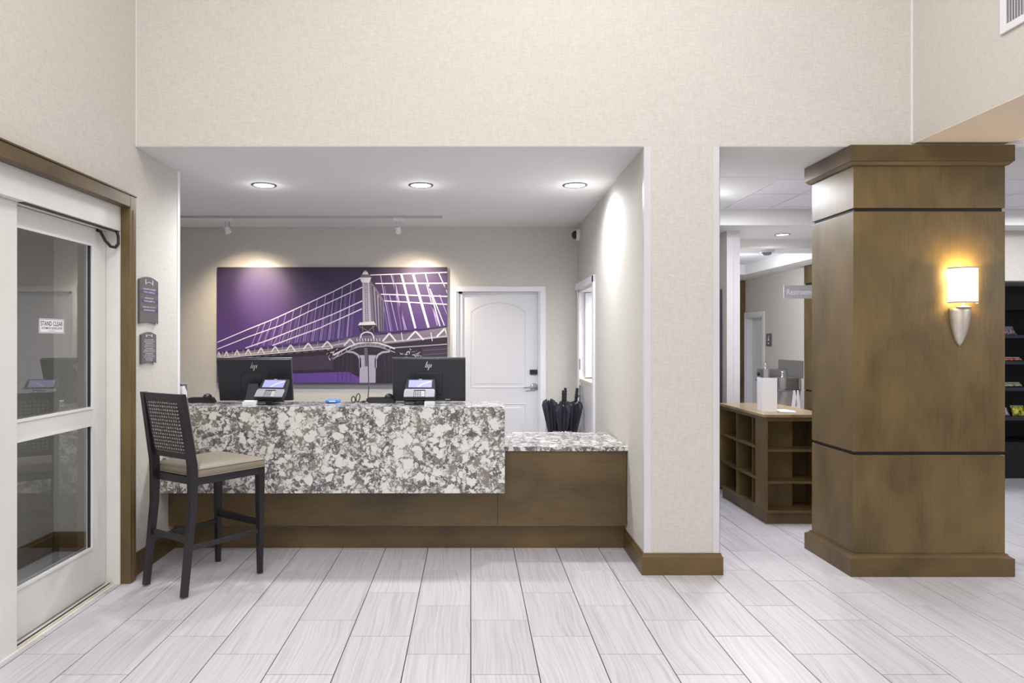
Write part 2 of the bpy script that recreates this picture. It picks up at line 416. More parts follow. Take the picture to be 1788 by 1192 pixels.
# reception ceiling + passage ceilings
b = MB(); b.box(-3.8, 1.62, Z0+.002, ZB, CH, CH+.1); b.box(1.62, 2.365, Z0+.002, 6.6, CH, CH+.1); b.box(2.365, 9, Z0+.002, 5.38, CH, CH+.1); b.box(1.28, 2.3, 5.3, ZB, CH-.001, CH+.1); b.box(-3.05, XL-.1, .6, 5.1, CH-.001, CH+.1)
struct(b.build('ceiling_reception', M['ceil']), 'smooth grey-white ceiling over reception and passage', 'ceiling')
ct = struct(MB().box(2.365, 9, 5.38, 6.6, CH+.012, CH+.1).build('ceiling_tiled', M['cgrid']), 'suspended tiled ceiling band beyond the column', 'ceiling')
xs = [2.375, 2.79]+[2.79+.6*k for k in range(1, 11)]; ys = [5.385, 5.915, 6.475, 6.595]
for i in range(len(xs)-1):
    for j in range(3):
        MB().box(xs[i]+.006, xs[i+1]-.006, ys[j]+.006, ys[j+1]-.006, CH, CH+.02).build('ceiling_tile', M['ctile'], ct)
HB = 2.569; HC = 2.47
b = MB(); b.box(2.30, 9, 6.6, 7.49, HB, CH+.1)
struct(b.build('ceiling_bulkhead', M['ceil']), 'dropped ceiling band crossing the passage', 'ceiling')
b = MB()
for x0, x1, y0, y1, h in [(2.3, 9, 7.49, 7.95, HC), (2.3, 2.7, 7.95, 12, HC), (4.1, 4.40, 7.95, 12, HC), (2.7, 4.1, 10.5, 12, HC), (4.4, 9, 9.5, 12, HC), (4.4, 9, 7.95, 9.5, 2.645)]:
    b.box(x0, x1, y0, y1, h, 2.8)
struct(b.build('ceiling_corridor', M['ceil']), 'stepped white ceiling of the restroom corridor', 'ceiling')
ct2 = struct(MB().box(2.7, 4.1, 7.95, 10.5, 2.632, 2.8).build('ceiling_recess', M['cgrid']), 'tiled recess in the corridor ceiling', 'ceiling')
for i in range(2):
    for j in range(4):
        MB().box(2.706+.7*i, 3.394+.7*i, 7.956+.636*j, 8.58+.636*j, 2.62, 2.64).build('ceiling_tile', M['ctile'], ct2)
# corridor walls
b = MB(); b.box(2.53, 2.655, 6.94, 11.6, 0, HB)
struct(b.build('wall_corridor_left', WP), 'narrow end of the corridor wall beside the cabinet')
D4a, D4b, D4H = 10.82, 11.50, 1.87
b = MB(); b.box(4.5, 4.68, 9.49, D4a, 0, HC); b.box(4.5, 4.68, D4b, 11.62, 0, HC); b.box(4.5, 4.68, D4a, D4b, D4H, HC)
struct(b.build('wall_corridor_right', WP), 'grey corridor wall with restroom door and fountains')
b = MB(); b.box(2.53, 4.68, 11.62, 11.75, 0, HC)
struct(b.build('wall_corridor_end', WP), 'far end wall of the corridor')
b = MB(); b.box(5.2, 9, 6.93, 7.10, 2.075, HB); b.box(5.2, 9, 8.15, 8.25, 0, HC); b.box(5.1, 5.2, 6.93, 8.25, 0, HC)
struct(b.build('wall_market', WP), 'grey wall above the black snack shelving')

# ------------------------------------------------------------------ floor
fl = MB().box(-3.8, 9, -4, 12, -.12, -.003).build('floor', M['grout']); struct(fl, 'pale striated stone-look porcelain tile floor', 'floor')
TW, TL = .305, .61
tm = None
cells = []
def joint0(i): return 3.741-.2033*i
for i in range(-12, 30):
    x0 = i*TW
    base = joint0(i) % TL
    for k in range(-8, 22):
        y0 = base+k*TL
        if y0+TL < -4 or y0 > 12 or x0 > 9: continue
        cells.append((x0, y0))
def visible(x, y):
    if y < 2.9: return False
    u = CX+F*x/y; v = CY+F*EYE/y
    if u < -30 or u > 1830 or v > 1215: return False
    if x < -2.15: return False
    if y > 5.15 and x < 1.66: return False
    if y > 4.5 and 1.1 < x < 1.66: return False
    if y > 4.5 and x > 1.6 and x/y < .345: return False
    if 1485/1 < u < 1755 and y > 4.45: return False
    if y > 8: return False
    return True
vis = [c for c in cells if any(visible(c[0]+a*TW, c[1]+bb*TL) for a in (.02, .5, .98) for bb in (.02, .5, .98)) and c[0] >= -7.01*TW]
vis.sort(key=lambda c: -(1/max(.5, (c[1]+.3)**3)))
vis = vis[:290]; vset = set(vis)
G = .0046
def tile_mesh(bb, x0, y0, x1=None, y1=None):
    x1 = x0+TW if x1 is None else x1; y1 = y0+TL if y1 is None else y1
    bb.box(x0+G/2, x1-G/2, y0+G/2, y1-G/2, -.010, 0, .0009, seg=1)
bb = MB(); tile_mesh(bb, 0, 0)
first = None
for (x, y) in vis:
    if first is None:
        o = bb.build('tile', M['tile']); first = o
    else:
        o = first.copy(); C.objects.link(o)
    o.location = (x, y, 0); o.parent = fl
bb = MB()
for (x, y) in cells:
    if (x, y) in vset: continue
    if x < -2.14 and x > -2.3 and y < 4.2: continue
    bb.box(x+G/2, x+TW-G/2, y+G/2, y+TL-G/2, -.010, 0)
# narrow cut tiles along the threshold
for (x, y) in cells:
    pass
o = bb.build('distant_tile', M['tile'], fl); o['kind'] = 'stuff'

# ------------------------------------------------------------------ baseboards (moulded), corner guards
def baseboard(name, label, path, mat, h=.113, t=.019, top=.136, closed=False):
    """path: plan points along the wall face; board grows to the left-hand side of travel"""
    prof = [(0, 0), (t, 0), (t, h), (t*.72, h+.004), (t*.5, h+.013), (t*.5, top-.004), (t*.3, top), (0, top)]
    pts = [Vector(p) for p in path]; n = len(pts); rings = []
    for k, p in enumerate(pts):
        if k == 0: d = (pts[1]-p).normalized(); nr = Vector((-d.y, d.x)); sc = 1
        elif k == n-1: d = (p-pts[k-1]).normalized(); nr = Vector((-d.y, d.x)); sc = 1
        else:
            d0 = (p-pts[k-1]).normalized(); d1 = (pts[k+1]-p).normalized()
            n0 = Vector((-d0.y, d0.x)); n1 = Vector((-d1.y, d1.x)); nr = (n0+n1).normalized(); sc = 1/max(.3, nr.dot(n0))
        rings.append([(p.x+nr.x*a*sc, p.y+nr.y*a*sc, z+.0005) for a, z in prof])
    m = MB(); m.loft(rings, True, None, True, False)
    o = m.build(name, mat); o['kind'] = 'structure'; o['label'] = label; o['category'] = 'baseboard'; return o
baseboard('baseboard_pillar', 'brown moulded baseboard wrapping the wallpapered pillar', [(1.66, 5.28), (1.583, Z0-.001), (1.103, Z0-.001), (sx(5.04)-.001, 5.04)][::1], M['woodx'])
baseboard('baseboard_left', 'brown moulded baseboard on left wall behind the stool', [(XL-.006, 5.04), (XL+.001, 4.372)], M['woody'])
baseboard('baseboard_vestibule', 'brown baseboard seen through the door glass', [(XL-.1, 4.968), (-2.949, 4.968), (-2.949, .72)], M['woodx'])
def trim(n, label, m, mat): 
    o = m.build('trim_%d' % n, mat); o['kind'] = 'structure'; o['label'] = label; o['category'] = 'trim'; return o
b = MB(); b.box(1.1025, 1.146, Z0-.003, Z0-.0005, .137, CH); b.prism([(1.1015, Z0-.003), (1.1038, Z0-.003), (1.1045, Z0+.04), (1.1023, Z0+.04)], lambda a, c, d: (a, c, d), .137, CH)
trim(1, 'pale plastic corner guard on left edge of pillar', b, M['bead'])
b = MB(); b.box(1.541, 1.5845, Z0-.003, Z0-.0005, .137, CH); b.box(1.5825, 1.5845, Z0-.003, Z0+.01, .137, CH)
trim(2, 'pale plastic corner guard on right edge of pillar', b, M['bead'])
b = MB(); b.box(XL-.10, XL-.006, 5.161, 5.1635, 0, CH); b.box(XL-.008, XL-.004, 5.12, 5.1635, 0, CH)
trim(3, 'white corner guard at the left edge of reception opening', b, M['trimw'])
b = MB(); b.box(2.800, 2.8095, Z0-.008, Z0+.001, CH+.025, 5.3); b.box(XL+.001, XL+.006, Z0-.006, Z0-.0005, CH, 5.3)
trim(4, 'thin white corner beads on the upper wall', b, M['trimw'])
b = MB(); b.box(2.528, 2.590, 6.936, 6.9395, 0, HB); b.box(2.594, 2.657, 6.936, 6.9395, 0, HB)
trim(5, 'lilac-white corner guards on the corridor wall end', b, M['bead'])

# ------------------------------------------------------------------ panelled door helper
def inset(poly, d):
    n = len(poly); out = []
    area_ = sum(poly[i][0]*poly[(i+1) % n][1]-poly[(i+1) % n][0]*poly[i][1] for i in range(n)); sg = 1 if area_ > 0 else -1
    for i in range(n):
        p0, p1, p2 = Vector(poly[i-1]), Vector(poly[i]), Vector(poly[(i+1) % n])
        d0 = (p1-p0).normalized(); d1 = (p2-p1).normalized(); n0 = Vector((-d0.y, d0.x))*sg; n1 = Vector((-d1.y, d1.x))*sg
        nn = (n0+n1).normalized(); out.append(tuple(p1+nn*(d/max(.4, nn.dot(n0)))))
    return out
def panel(m, poly, fn, w=.04, mat=None, dep=.007):
    """moulded raised panel: fn(a,b,d) with d outwards"""
    prof = [(0, 0), (w*.12, dep*.8), (w*.3, dep*.2), (w*.45, -dep*.9), (w*.6, -dep*.6), (w, dep*.5)]
    rings = [[fn(a, c, d) for a, c in inset(poly, i)] for i, d in prof]
    m.loft(rings, False, mat, True, False); m.face(rings[-1], mat)
def arch_poly(x0, x1, z0, z1, rise, n=12):
    p = [(x0, z0), (x1, z0)]
    for k in range(n+1):
        t = k/n; x = x1+(x0-x1)*t; p.append((x, z1-rise+rise*math.sin(PI*t)**.8 if 0 < k < n else z1-rise))
    return p

# door_1 : white arched two-panel door in the back wall
d1 = empty('door_1', (.3, ZB, 0)); d1['kind'] = 'structure'; d1['category'] = 'door'; d1['label'] = 'white arched two-panel door in the reception back wall'
b = MB()
ci, co = 0.0, .058
b.box(D1a-.045, D1a+.001, ZB-.018, ZB+.0, 0, D1H+.056, .004); b.box(D1b-.001, D1b+.063, ZB-.018, ZB, 0, D1H+.056, .004); b.box(D1a-.045, D1b+.063, ZB-.0185, ZB, D1H, D1H+.057, .004)
b.build('casing', M['trimw'], d1)
b = MB(); b.box(D1a, D1a+.065, ZB+.03, ZB+.07, 0, D1H); b.box(D1b-.02, D1b, ZB+.0, ZB+.10, 0, D1H); b.box(D1a, D1b, ZB+.03, ZB+.07, D1H-.02, D1H); b.box(D1a, D1a+.02, ZB, ZB+.10, 0, D1H)
b.build('door_frame', M['door'], d1)
lx0, lx1 = xx(807, ZB+.06), D1b-.02
b = MB(); b.box(lx0-.04, lx1, ZB+.058, ZB+.10, .01, D1H-.02)
fn = lambda a, c, d: (a, ZB+.0575-d, c)
ZD = ZB+.058
P1 = arch_poly(xx(821, ZD), xx(918, ZD), hh(677, ZD), hh(527, ZD), .10); panel(b, P1, fn, .05)
P2 = [(xx(821, ZD), .22), (xx(918, ZD), .22), (xx(918, ZD), hh(704, ZD)), (xx(821, ZD), hh(704, ZD))]; panel(b, P2, fn, .05)
leaf = b.build('door_leaf', M['door'], d1)
b = MB(); kx, kz = xx(932, ZD), hh(675.5, ZD)
b.lathe([(.001, .0), (.040, .0), (.042, -.006), (.03, -.014), (.014, -.018), (.014, -.045), (.001, -.045)], (kx, ZD-.0008, kz), 20, 'y'); b.tube([(kx, ZD-.045, kz), (kx-.04, ZD-.05, kz), (kx-.115, ZD-.048, kz-.006)], [.011, .010, .007], 8)
b.build('door_handle', M['steel'], leaf)
b = MB(); b.box(xx(925, ZD), xx(938, ZD), ZD-.022, ZD-.0008, hh(653.5, ZD), hh(645, ZD), .005); b.build('lock_box', M['rubber'], leaf)

# door_2 : half door on right wall
d2 = empty('door_2', (1.15, 7.0, 0)); d2['kind'] = 'structure'; d2['category'] = 'door'; d2['label'] = 'white half door with open upper part and cream ledge'
b = MB()
for y0, y1, z0, z1 in [(D2a-.07, D2a, 0, D2H+.07), (D2b, D2b+.07, 0, D2H+.07), (D2a-.07, D2b+.07, D2H, D2H+.07)]:
    b.box(sx(y0)-.02, sx(y0)+.012, y0, y1, z0, z1, .004)
b.build('casing', M['trimw'], d2)
b = MB(); b.box(1.145, 1.33, D2a-.001, D2a+.025, 0, D2H); b.box(1.145, 1.33, D2b-.025, D2b+.001, 0, D2H); b.box(1.145, 1.33, D2a, D2b, D2H-.025, D2H+.001)
b.build('door_frame', M['trimw'], d2)
LZ = 1.05
b = MB(); b.box(1.165, 1.205, D2a+.026, D2b-.026, .01, LZ, .002); lf = b.build('lower_door_leaf', M['door'], d2)
b = MB(); b.box(1.15, 1.30, D2a+.026, D2b-.026, LZ, LZ+.035, .004); b.build('ledge', M['ledge'], d2)
b = MB(); b.box(1.205, 1.98, D2b-.07, D2b-.03, LZ+.05, D2H-.03, .002)
panel(b, [(1.32, LZ+.2), (1.32, D2H-.16), (1.86, D2H-.16), (1.86, LZ+.2)], lambda a, c, d: (a, D2b-.0705-d, c), .04)
b.build('upper_door_leaf', M['door'], d2)
b = MB(); b.box(1.141, 1.148, 7.34, 7.40, hh(645, 7.4), hh(626, 7.4)); b.build('strike_plate', M['steel'], d2)
b = MB(); b.box(1.135, 1.147, 7.32, 7.37, .80, 1.02, .003); b.build('lock_plate', M['grey'], lf)
b = MB(); b.tube([(1.15, 7.345, .905), (1.10, 7.345, .905), (1.085, 7.33, .905), (1.08, 7.22, .90)], [.012, .011, .010, .008], 8); b.build('door_handle', M['chrome'], lf)

# door_3 : sliding entrance door
d3 = empty('door_3', (-2.2, 3.6, 0)); d3['kind'] = 'structure'; d3['category'] = 'door'; d3['label'] = 'white framed automatic sliding glass entrance door with brown wood casing'
b = MB()
def casing_piece(y0, y1, z0, z1):
    b.box(XL-.008, -2.079, y0, y1, z0, z1, .004)
casing_piece(4.294, 4.368, 0, 2.374); casing_piece(1.93, 2.004, 0, 2.374)
b.build('casing_post', M['woodz'], d3)
b = MB(); casing_piece(2.0041, 4.2939, 2.30, 2.3739); b.box(-2.10, -2.074, 1.925, 4.373, 2.374, 2.384, .002); b.build('casing_head', M['woody'], d3)
b = MB(); b.box(-2.104, -2.074, 4.318, 4.336, .0, 2.29, .006); b.build('casing_bead', M['woodz'], d3)
b = MB(); b.box(-2.34, -2.140, 4.286, 4.338, 0, 2.345); b.box(-2.34, -2.140, 1.96, 2.01, 0, 2.345); b.build('jamb', M['alu'], d3)
b = MB(); b.box(-2.34, -2.140, 2.01, 4.2859, 2.152, 2.345, .003); b.box(-2.1398, -2.135, 2.01, 4.2859, 2.155, 2.162); b.build('header', M['alu'], d3)
b = MB(); b.box(-2.176, -2.142, 3.376, 4.2855, 2.148, 2.1518); b.build('header_dark_strip', M['rubber'], d3)  # thin dark strip along the underside of the header
b = MB(); b.box(-2.29, -2.165, 2.01, 4.286, -.008, .004, .001, M['alu']); b.box(-2.206, -2.188, 3.38, 4.284, .0042, .010, 0, M['rubber']); b.box(-2.186, -2.178, 3.38, 4.284, .0042, .014, 0, M['ledge'])
b.build('threshold', M['alu'], d3)
# active leaf
LX = -2.225
b = MB()
for y0, y1, z0, z1 in [(4.135, 4.280, .018, 2.149), (3.12, 3.24, .018, 2.149), (3.24, 4.135, .018, .262), (3.24, 4.135, 2.055, 2.149), (3.24, 4.135, 1.0, 1.085)]:
    b.box(LX-.04, LX, y0, y1, z0, z1, .002)
leaf3 = b.build('sliding_panel', M['alu'], d3)
b = MB()
for z0, z1 in [(.262, 1.0), (1.085, 2.055)]:
    b.box(LX-.004, LX+.006, 3.24, 3.254, z0, z1); b.box(LX-.004, LX+.006, 4.121, 4.135, z0, z1); b.box(LX-.004, LX+.006, 3.254, 4.121, z0, z0+.014); b.box(LX-.004, LX+.006, 3.254, 4.121, z1-.014, z1)
b.build('glazing_bead', M['trimw'], leaf3)
b = MB()
for z0, z1 in [(.276, .986), (1.099, 2.041)]:
    b.box(LX-.016, LX-.004, 4.109, 4.121, z0, z1)
b.build('gasket', M['rubber'], leaf3)
for z0, z1 in [(.262, 1.0), (1.085, 2.055)]:
    MB().box(LX-.023, LX-.017, 3.24, 4.135, z0, z1).build('pane', M['glass'], leaf3)
b = MB(); b.tube([(LX+.005, 4.17, 2.143), (LX+.02, 4.185, 2.135), (LX+.04, 4.20, 2.085), (LX+.06, 4.225, 2.052), (LX+.075, 4.25, 2.05), (LX+.085, 4.268, 2.075), (LX+.083, 4.27, 2.12), (LX+.075, 4.262, 2.158)], .009, 8)
b.build('door_cable', M['rubber'], leaf3)
# fixed sidelite
SX = -2.178
b = MB()
for y0, y1, z0, z1 in [(3.235, 3.375, .004, 2.1515), (2.015, 2.12, .004, 2.1515), (2.12, 3.235, .004, .26), (2.12, 3.235, 2.055, 2.1515), (2.12, 3.235, 1.0, 1.085)]:
    b.box(SX-.036, SX, y0, y1, z0, z1, .002)
sl = b.build('fixed_panel', M['alu'], d3)
for z0, z1 in [(.26, 1.0), (1.085, 2.055)]:
    MB().box(SX-.022, SX-.016, 2.12, 3.235, z0, z1).build('pane', M['glass'], sl)
# decal
st = thing('door_sticker', (LX-.0165, 3.72, 1.53), 'white STAND CLEAR sticker on the sliding door glass', 'sticker')
ya, yb, za, zb_ = xx(68, 1) and 2.2415*F/(CX-68), 2.2415*F/(CX-112), hh(581.5, 3.75), hh(556.5, 3.75)
cxm, czm, ww, wh = (ya+yb)/2, (za+zb_)/2, yb-ya, zb_-za
b = MB(); b.box(LX-.0169, LX-.0160, ya, yb, za, zb_); b.build('backing', M['paper'], st)
b = MB()
def Sf(x): return lambda u, v, oz=0: (x, cxm+u, czm+v)
f1 = Sf(LX-.0156)
for (u0, u1, v0, v1) in [(-.485, .485, .43, .455), (-.485, .485, -.455, -.43), (-.485, -.472, -.455, .455), (.472, .485, -.455, .455)]:
    b.face([f1(u0*ww, v0*wh), f1(u1*ww, v0*wh), f1(u1*ww, v1*wh), f1(u0*ww, v1*wh)])
b.text('STAND CLEAR', ww*.87, wh*.33, lambda u, v: f1(u, v+.17*wh)); b.text('AUTOMATIC SLIDING DOOR', ww*.82, wh*.15, lambda u, v: f1(u, v-.15*wh))
b.box(LX-.0157, LX-.0156, cxm-.15*ww, cxm+.12*ww, czm-.35*wh, czm-.33*wh)
b.build('lettering', M['ink'], st)

# door_4 : restroom door far down the corridor
d4 = empty('door_4', (4.5, 11.1, 0)); d4['kind'] = 'structure'; d4['category'] = 'door'; d4['label'] = 'white arched panel restroom door at the corridor end'
b = MB()
for y0, y1, z0, z1 in [(D4a-.07, D4a, 0, D4H+.07), (D4b, D4b+.07, 0, D4H+.07), (D4a, D4b, D4H, D4H+.07)]: b.box(4.482, 4.5, y0, y1, z0, z1, .003)
b.build('casing', M['trimw'], d4)
b = MB(); b.box(4.5, 4.66, D4a-.001, D4a+.02, 0, D4H); b.box(4.5, 4.66, D4b-.02, D4b+.001, 0, D4H); b.box(4.5, 4.66, D4a, D4b, D4H-.02, D4H+.001); b.build('door_frame', M['trimw'], d4)
b = MB(); b.box(4.60, 4.64, D4a+.02, D4b-.02, .01, D4H-.02)
f4 = lambda a, c, d: (4.5995-d, a, c)
panel(b, arch_poly(D4a+.12, D4b-.12, .94, D4H-.14, .08), f4, .04); panel(b, [(D4a+.12, .2), (D4b-.12, .2), (D4b-.12, .82), (D4a+.12, .82)], f4, .04)
b.build('door_leaf', M['door'], d4)

# ------------------------------------------------------------------ reception counter
dk = thing('reception_desk', (-.5, 5.05, 0), 'brown maple front panelling of the reception desk under the stone', 'reception desk')
PY = 4.965; xr = sx(4.97)-.012
b = MB(); b.box(XL-.004, xx(869, PY), PY, PY+.03, .177, .7075, .001); b.build('front_panel', M['woodx'], dk)
b = MB(); b.box(xx(869, PY)+.0015, xr, PY, PY+.03, .177, .7075, .001); b.build('front_panel', M['woodx'], dk)
b = MB(); b.box(XL+.0, sx(5.04)-.004, 5.04, 5.06, 0.001, .177); b.build('toe_kick', M['woodx'], dk)
b = MB(); b.box(XL+.002, xr, PY+.031, PY+.10, .178, .7070); b.box(.24, xr, PY+.1, 5.70, .60, .707); b.box(XL+.002, .24, PY+.1, 5.16, .60, 1.0); b.box(.22, .24, PY+.1, 5.70, 0.001, .60)
b.build('carcass', M['woodd'], dk)
sd = thing('raised_worktop', (-.95, 4.85, .439), 'speckled grey and white stone raised counter with deep front', 'countertop')
XR = xx(881.5, 4.82); RT = 1.032
b = MB(); b.box(XL-.002, XR, 4.82, 5.235, RT-.03, RT, .0015); b.build('stone_top', M['quartz'], sd)
b = MB(); b.box(XL-.002, XR, 4.8205, 4.85, .439, RT-.0305, .0015); b.build('stone_front', M['quartz'], sd)
b = MB(); b.box(XR-.03, XR, 4.8505, 5.235, .739, RT-.0305, .0015); b.build('stone_return', M['quartz'], sd)
lo = MB().box(XR+.0005, sx(4.95)-.003, 4.95, 5.75, .708, .738, .0015).build('low_worktop', M['quartz'], origin='auto')
tag(lo, 'lower speckled stone worktop at the right end of desk', 'countertop')

# ------------------------------------------------------------------ bridge picture (flat print)
AZ = ZB-.045
ar = thing('bridge_picture', (xx(580, AZ), AZ, hh(671, AZ)), 'wide purple photo print of a suspension bridge on back wall', 'picture')
def A(u, v, l=0): 
    px, py = 360+u/4.0636, 450+v/4.0636
    return (xx(px, AZ), AZ-.0006*l, hh(py, AZ))
ax0, _, az1 = A(78, 66); ax1, _, az0 = A(1710, 886)
b = MB(); b.box(ax0, ax1, AZ+.0005, ZB-.002, az0, az1); b.build('canvas_edge', M['p_edge'], ar)
b = MB(); b.face([(ax0, AZ, az0), (ax1, AZ, az0), (ax1, AZ, az1), (ax0, AZ, az1)]); b.build('printed_sky', M['sky'], ar, normals=False)
b = MB()
def clipU(u): return min(max(u, 78), 1710)
def poly(pts, m, l): b.face([A(clipU(u), min(v, 886), l) for u, v in pts], M[m])
def line(p, q, w0, m, l, w1=None):
    w1 = w1 or w0; u0, v0 = p; u1, v1 = q; L = math.hypot(u1-u0, v1-v0)
    if L < .01: return
    nx, ny = -(v1-v0)/L, (u1-u0)/L
    b.face([A(clipU(u0+nx*w0/2), v0+ny*w0/2, l), A(clipU(u0-nx*w0/2), v0-ny*w0/2, l), A(clipU(u1-nx*w1/2), v1-ny*w1/2, l), A(clipU(u1+nx*w1/2), v1+ny*w1/2, l)], M[m])
# dark underside of the bridge, far bank, water
poly([(78, 712), (900, 640), (1100, 600), (1710, 560), (1710, 886), (1200, 886), (1090, 860), (1010, 815), (600, 820), (78, 835)], 'p_dark', 1)
poly([(600, 822), (1010, 808), (1090, 850), (1090, 886), (78, 886), (78, 836)], 'p_water', 2)
poly([(78, 735), (860, 690), (900, 720), (900, 790), (78, 815)], 'p_dark2', 2)
poly([(1530, 640), (1710, 625), (1710, 760), (1530, 770)], 'p_dark2', 2)
# cables left of the tower
def curve(pts, wd, m, l, w1=None):
    for p, q in zip(pts, pts[1:]): line(p, q, wd, m, l)
top_c = [(78, 600), (300, 506), (480, 434), (700, 333), (900, 240), (1100, 140)]
c2 = [(78, 648), (300, 560), (520, 482), (720, 385), (930, 290), (1108, 208)]
c3 = [(280, 640), (450, 580), (700, 480), (900, 400), (1108, 305)]
c4 = [(470, 622), (620, 565), (800, 500), (950, 432), (1105, 362)]
def at(c, u):
    for p, q in zip(c, c[1:]):
        if p[0] <= u <= q[0]: return p[1]+(q[1]-p[1])*(u-p[0])/(q[0]-p[0])
    return None
def deck(u): 
    return 660-(u-78)*.0915 if u < 900 else 585-(u-900)*.2 if u < 1000 else 560
for c, wd in ((top_c, 7), (c2, 7), (c3, 8), (c4, 8)): curve(c, wd, 'p_line', 6)
u = 380
hang = [380, 420, 465, 515, 567, 622, 678, 733, 790, 848, 906, 968, 1030]
for k, u in enumerate(hang):
    lean = 62-28*k/12
    v0 = at(top_c, u); line((u, v0), (u-lean, deck(u-lean)-6), 4.5, 'p_line2', 4)
    if u+20 < 1100 and at(c2, u+18): line((u+18, at(c2, u+18)), (u+18-lean*.8, deck(u-40)-8), 3.5, 'p_line3', 3); line((u+28, at(c2, u+28)), (u+28-lean*.8, deck(u-30)-8), 3.5, 'p_line3', 3)
    if k > 2 and at(c3, u-10): line((u-10, at(c3, u-10)), (u-10-lean*.5, deck(u-40)-8), 5, 'p_line2', 3)
# cables right of the tower
for (p, q) in [((1165, 122), (1710, 103)), ((1200, 182), (1710, 180)), ((1240, 258), (1710, 274)), ((1265, 305), (1710, 330))]: line(p, q, 7, 'p_line', 6)
for (u0, v0, u1, v1, wd, m) in [(1237, 122, 1310, 520, 6, 'p_line2'), (1312, 118, 1420, 510, 8, 'p_line2'), (1325, 118, 1385, 512, 5, 'p_line3'), (1385, 116, 1485, 500, 14, 'p_line'), (1468, 113, 1578, 495, 16, 'p_line'), (1555, 110, 1660, 485, 7, 'p_line'), (1565, 190, 1640, 480, 7, 'p_line2'), (1650, 108, 1710, 240, 7, 'p_line'), (1580, 200, 1690, 480, 6, 'p_line'), (1655, 262, 1710, 400, 6, 'p_line2'), (1265, 200, 1320, 520, 5, 'p_line3'), (1300, 260, 1360, 515, 6, 'p_line2'), (1345, 190, 1410, 512, 6, 'p_line2'), (1255, 300, 1290, 520, 5, 'p_line3'), (1600, 330, 1655, 482, 6, 'p_line2'), (1690, 190, 1710, 250, 6, 'p_line2')]: line((u0, v0), (u1, v1), wd, m, 4)
# deck and truss
poly([(78, 682), (900, 600), (1000, 570), (1100, 556), (1260, 545), (1400, 540), (1710, 490), (1710, 560), (1400, 600), (1260, 612), (1000, 632), (900, 640), (78, 714)], 'p_deck2', 3)
line((78, 700), (860, 628), 12, 'p_deck', 5); line((78, 712), (900, 640), 6, 'p_truss', 6); line((860, 628), (1010, 600), 12, 'p_deck', 5); line((78, 672), (1000, 578), 3, 'p_dark', 5)
line((1230, 540), (1710, 488), 6, 'p_dark', 5); line((1260, 600), (1710, 556), 12, 'p_deck', 5); line((1260, 575), (1710, 532), 6, 'p_deck2', 5); line((1300, 640), (1710, 612), 7, 'p_deck', 5)
for k, (u, wd) in enumerate([(90, 28), (145, 30), (220, 36), (300, 40), (390, 48), (490, 56), (600, 64), (725, 70), (860, 76), (1020, 84)]):
    yb_, yt = 712-(u-78)*.088, 668-(u-78)*.098
    for s_ in (-1, 1): line((u, yt), (u+s_*wd/2, yb_-6), 6+wd*.06, 'p_truss', 7)
    line((u, yt), (u, yb_), 3, 'p_deck', 6); line((u-wd*.9, yt+4), (u-wd*.95, yb_), 3.5, 'p_deck', 6)
for (u, yt, yb_, wd) in [(1300, 535, 592, 96), (1485, 520, 582, 116), (1695, 500, 560, 120)]:
    for s_ in (-1, 1): line((u, yt), (u+s_*wd/2, yb_), 12, 'p_truss', 7)
for u in (1385, 1595): line((u, 530), (u+10, 590), 6, 'p_truss', 7)
for k in range(14): line((130+k*56, 722-k*5.2), (165+k*56, 718-k*5.2), 4, 'p_deck2', 6)
# curved girder in front of the pier
cur = [(900, 690), (960, 660), (1020, 628), (1080, 606), (1150, 598), (1220, 604), (1280, 622), (1340, 645)]
for o_, wd, m in ((0, 10, 'p_truss'), (26, 6, 'p_deck')): curve([(u, v+o_) for u, v in cur], wd, m, 8)
for k in range(12):
    u = 930+k*34; v = at(cur, u); line((u, v), (u-3, v+28), 4, 'p_deck', 8)
poly([(1010, 620), (1150, 600), (1290, 622), (1270, 640), (1150, 630), (1030, 640)], 'p_deck2', 7)
random.seed(3)
for k in range(46):      # clutter of steelwork
    u = random.choice([random.uniform(860, 950), random.uniform(1370, 1520)]); v = random.uniform(650, 715)
    line((u, v), (u+random.uniform(-26, 26), v+random.uniform(-20, 20)), random.uniform(2, 6), random.choice(['p_deck', 'p_truss', 'p_deck2']), 6)
for v in (655, 685, 712, 735): line((1540, v+random.uniform(-4, 4)), (1710, v-10), 3, 'p_deck2', 5)
# pier below deck with brackets
poly([(1090, 690), (1145, 690), (1150, 886), (1088, 886)], 'p_tower', 7); poly([(1152, 690), (1205, 690), (1202, 886), (1156, 886)], 'p_tower', 7); poly([(1122, 640), (1145, 640), (1148, 770), (1126, 770)], 'p_tower2', 8)
for s_, u0 in ((-1, 1092), (1, 1204)):
    pts = [(u0, 780), (u0-s_*-1*0, 720), (u0+s_*14, 690), (u0+s_*45, 670), (u0+s_*100, 664)]
    curve(pts, 14, 'p_tower', 7)
    for r_ in (60, 90, 120, 150): line((u0+s_*r_, 700), (u0+s_*(r_+8), 870), 5, 'p_dark2', 3)
for k in range(10): line((1128, 646+12*k), (1144, 652+12*k), 3, 'p_dark', 9)
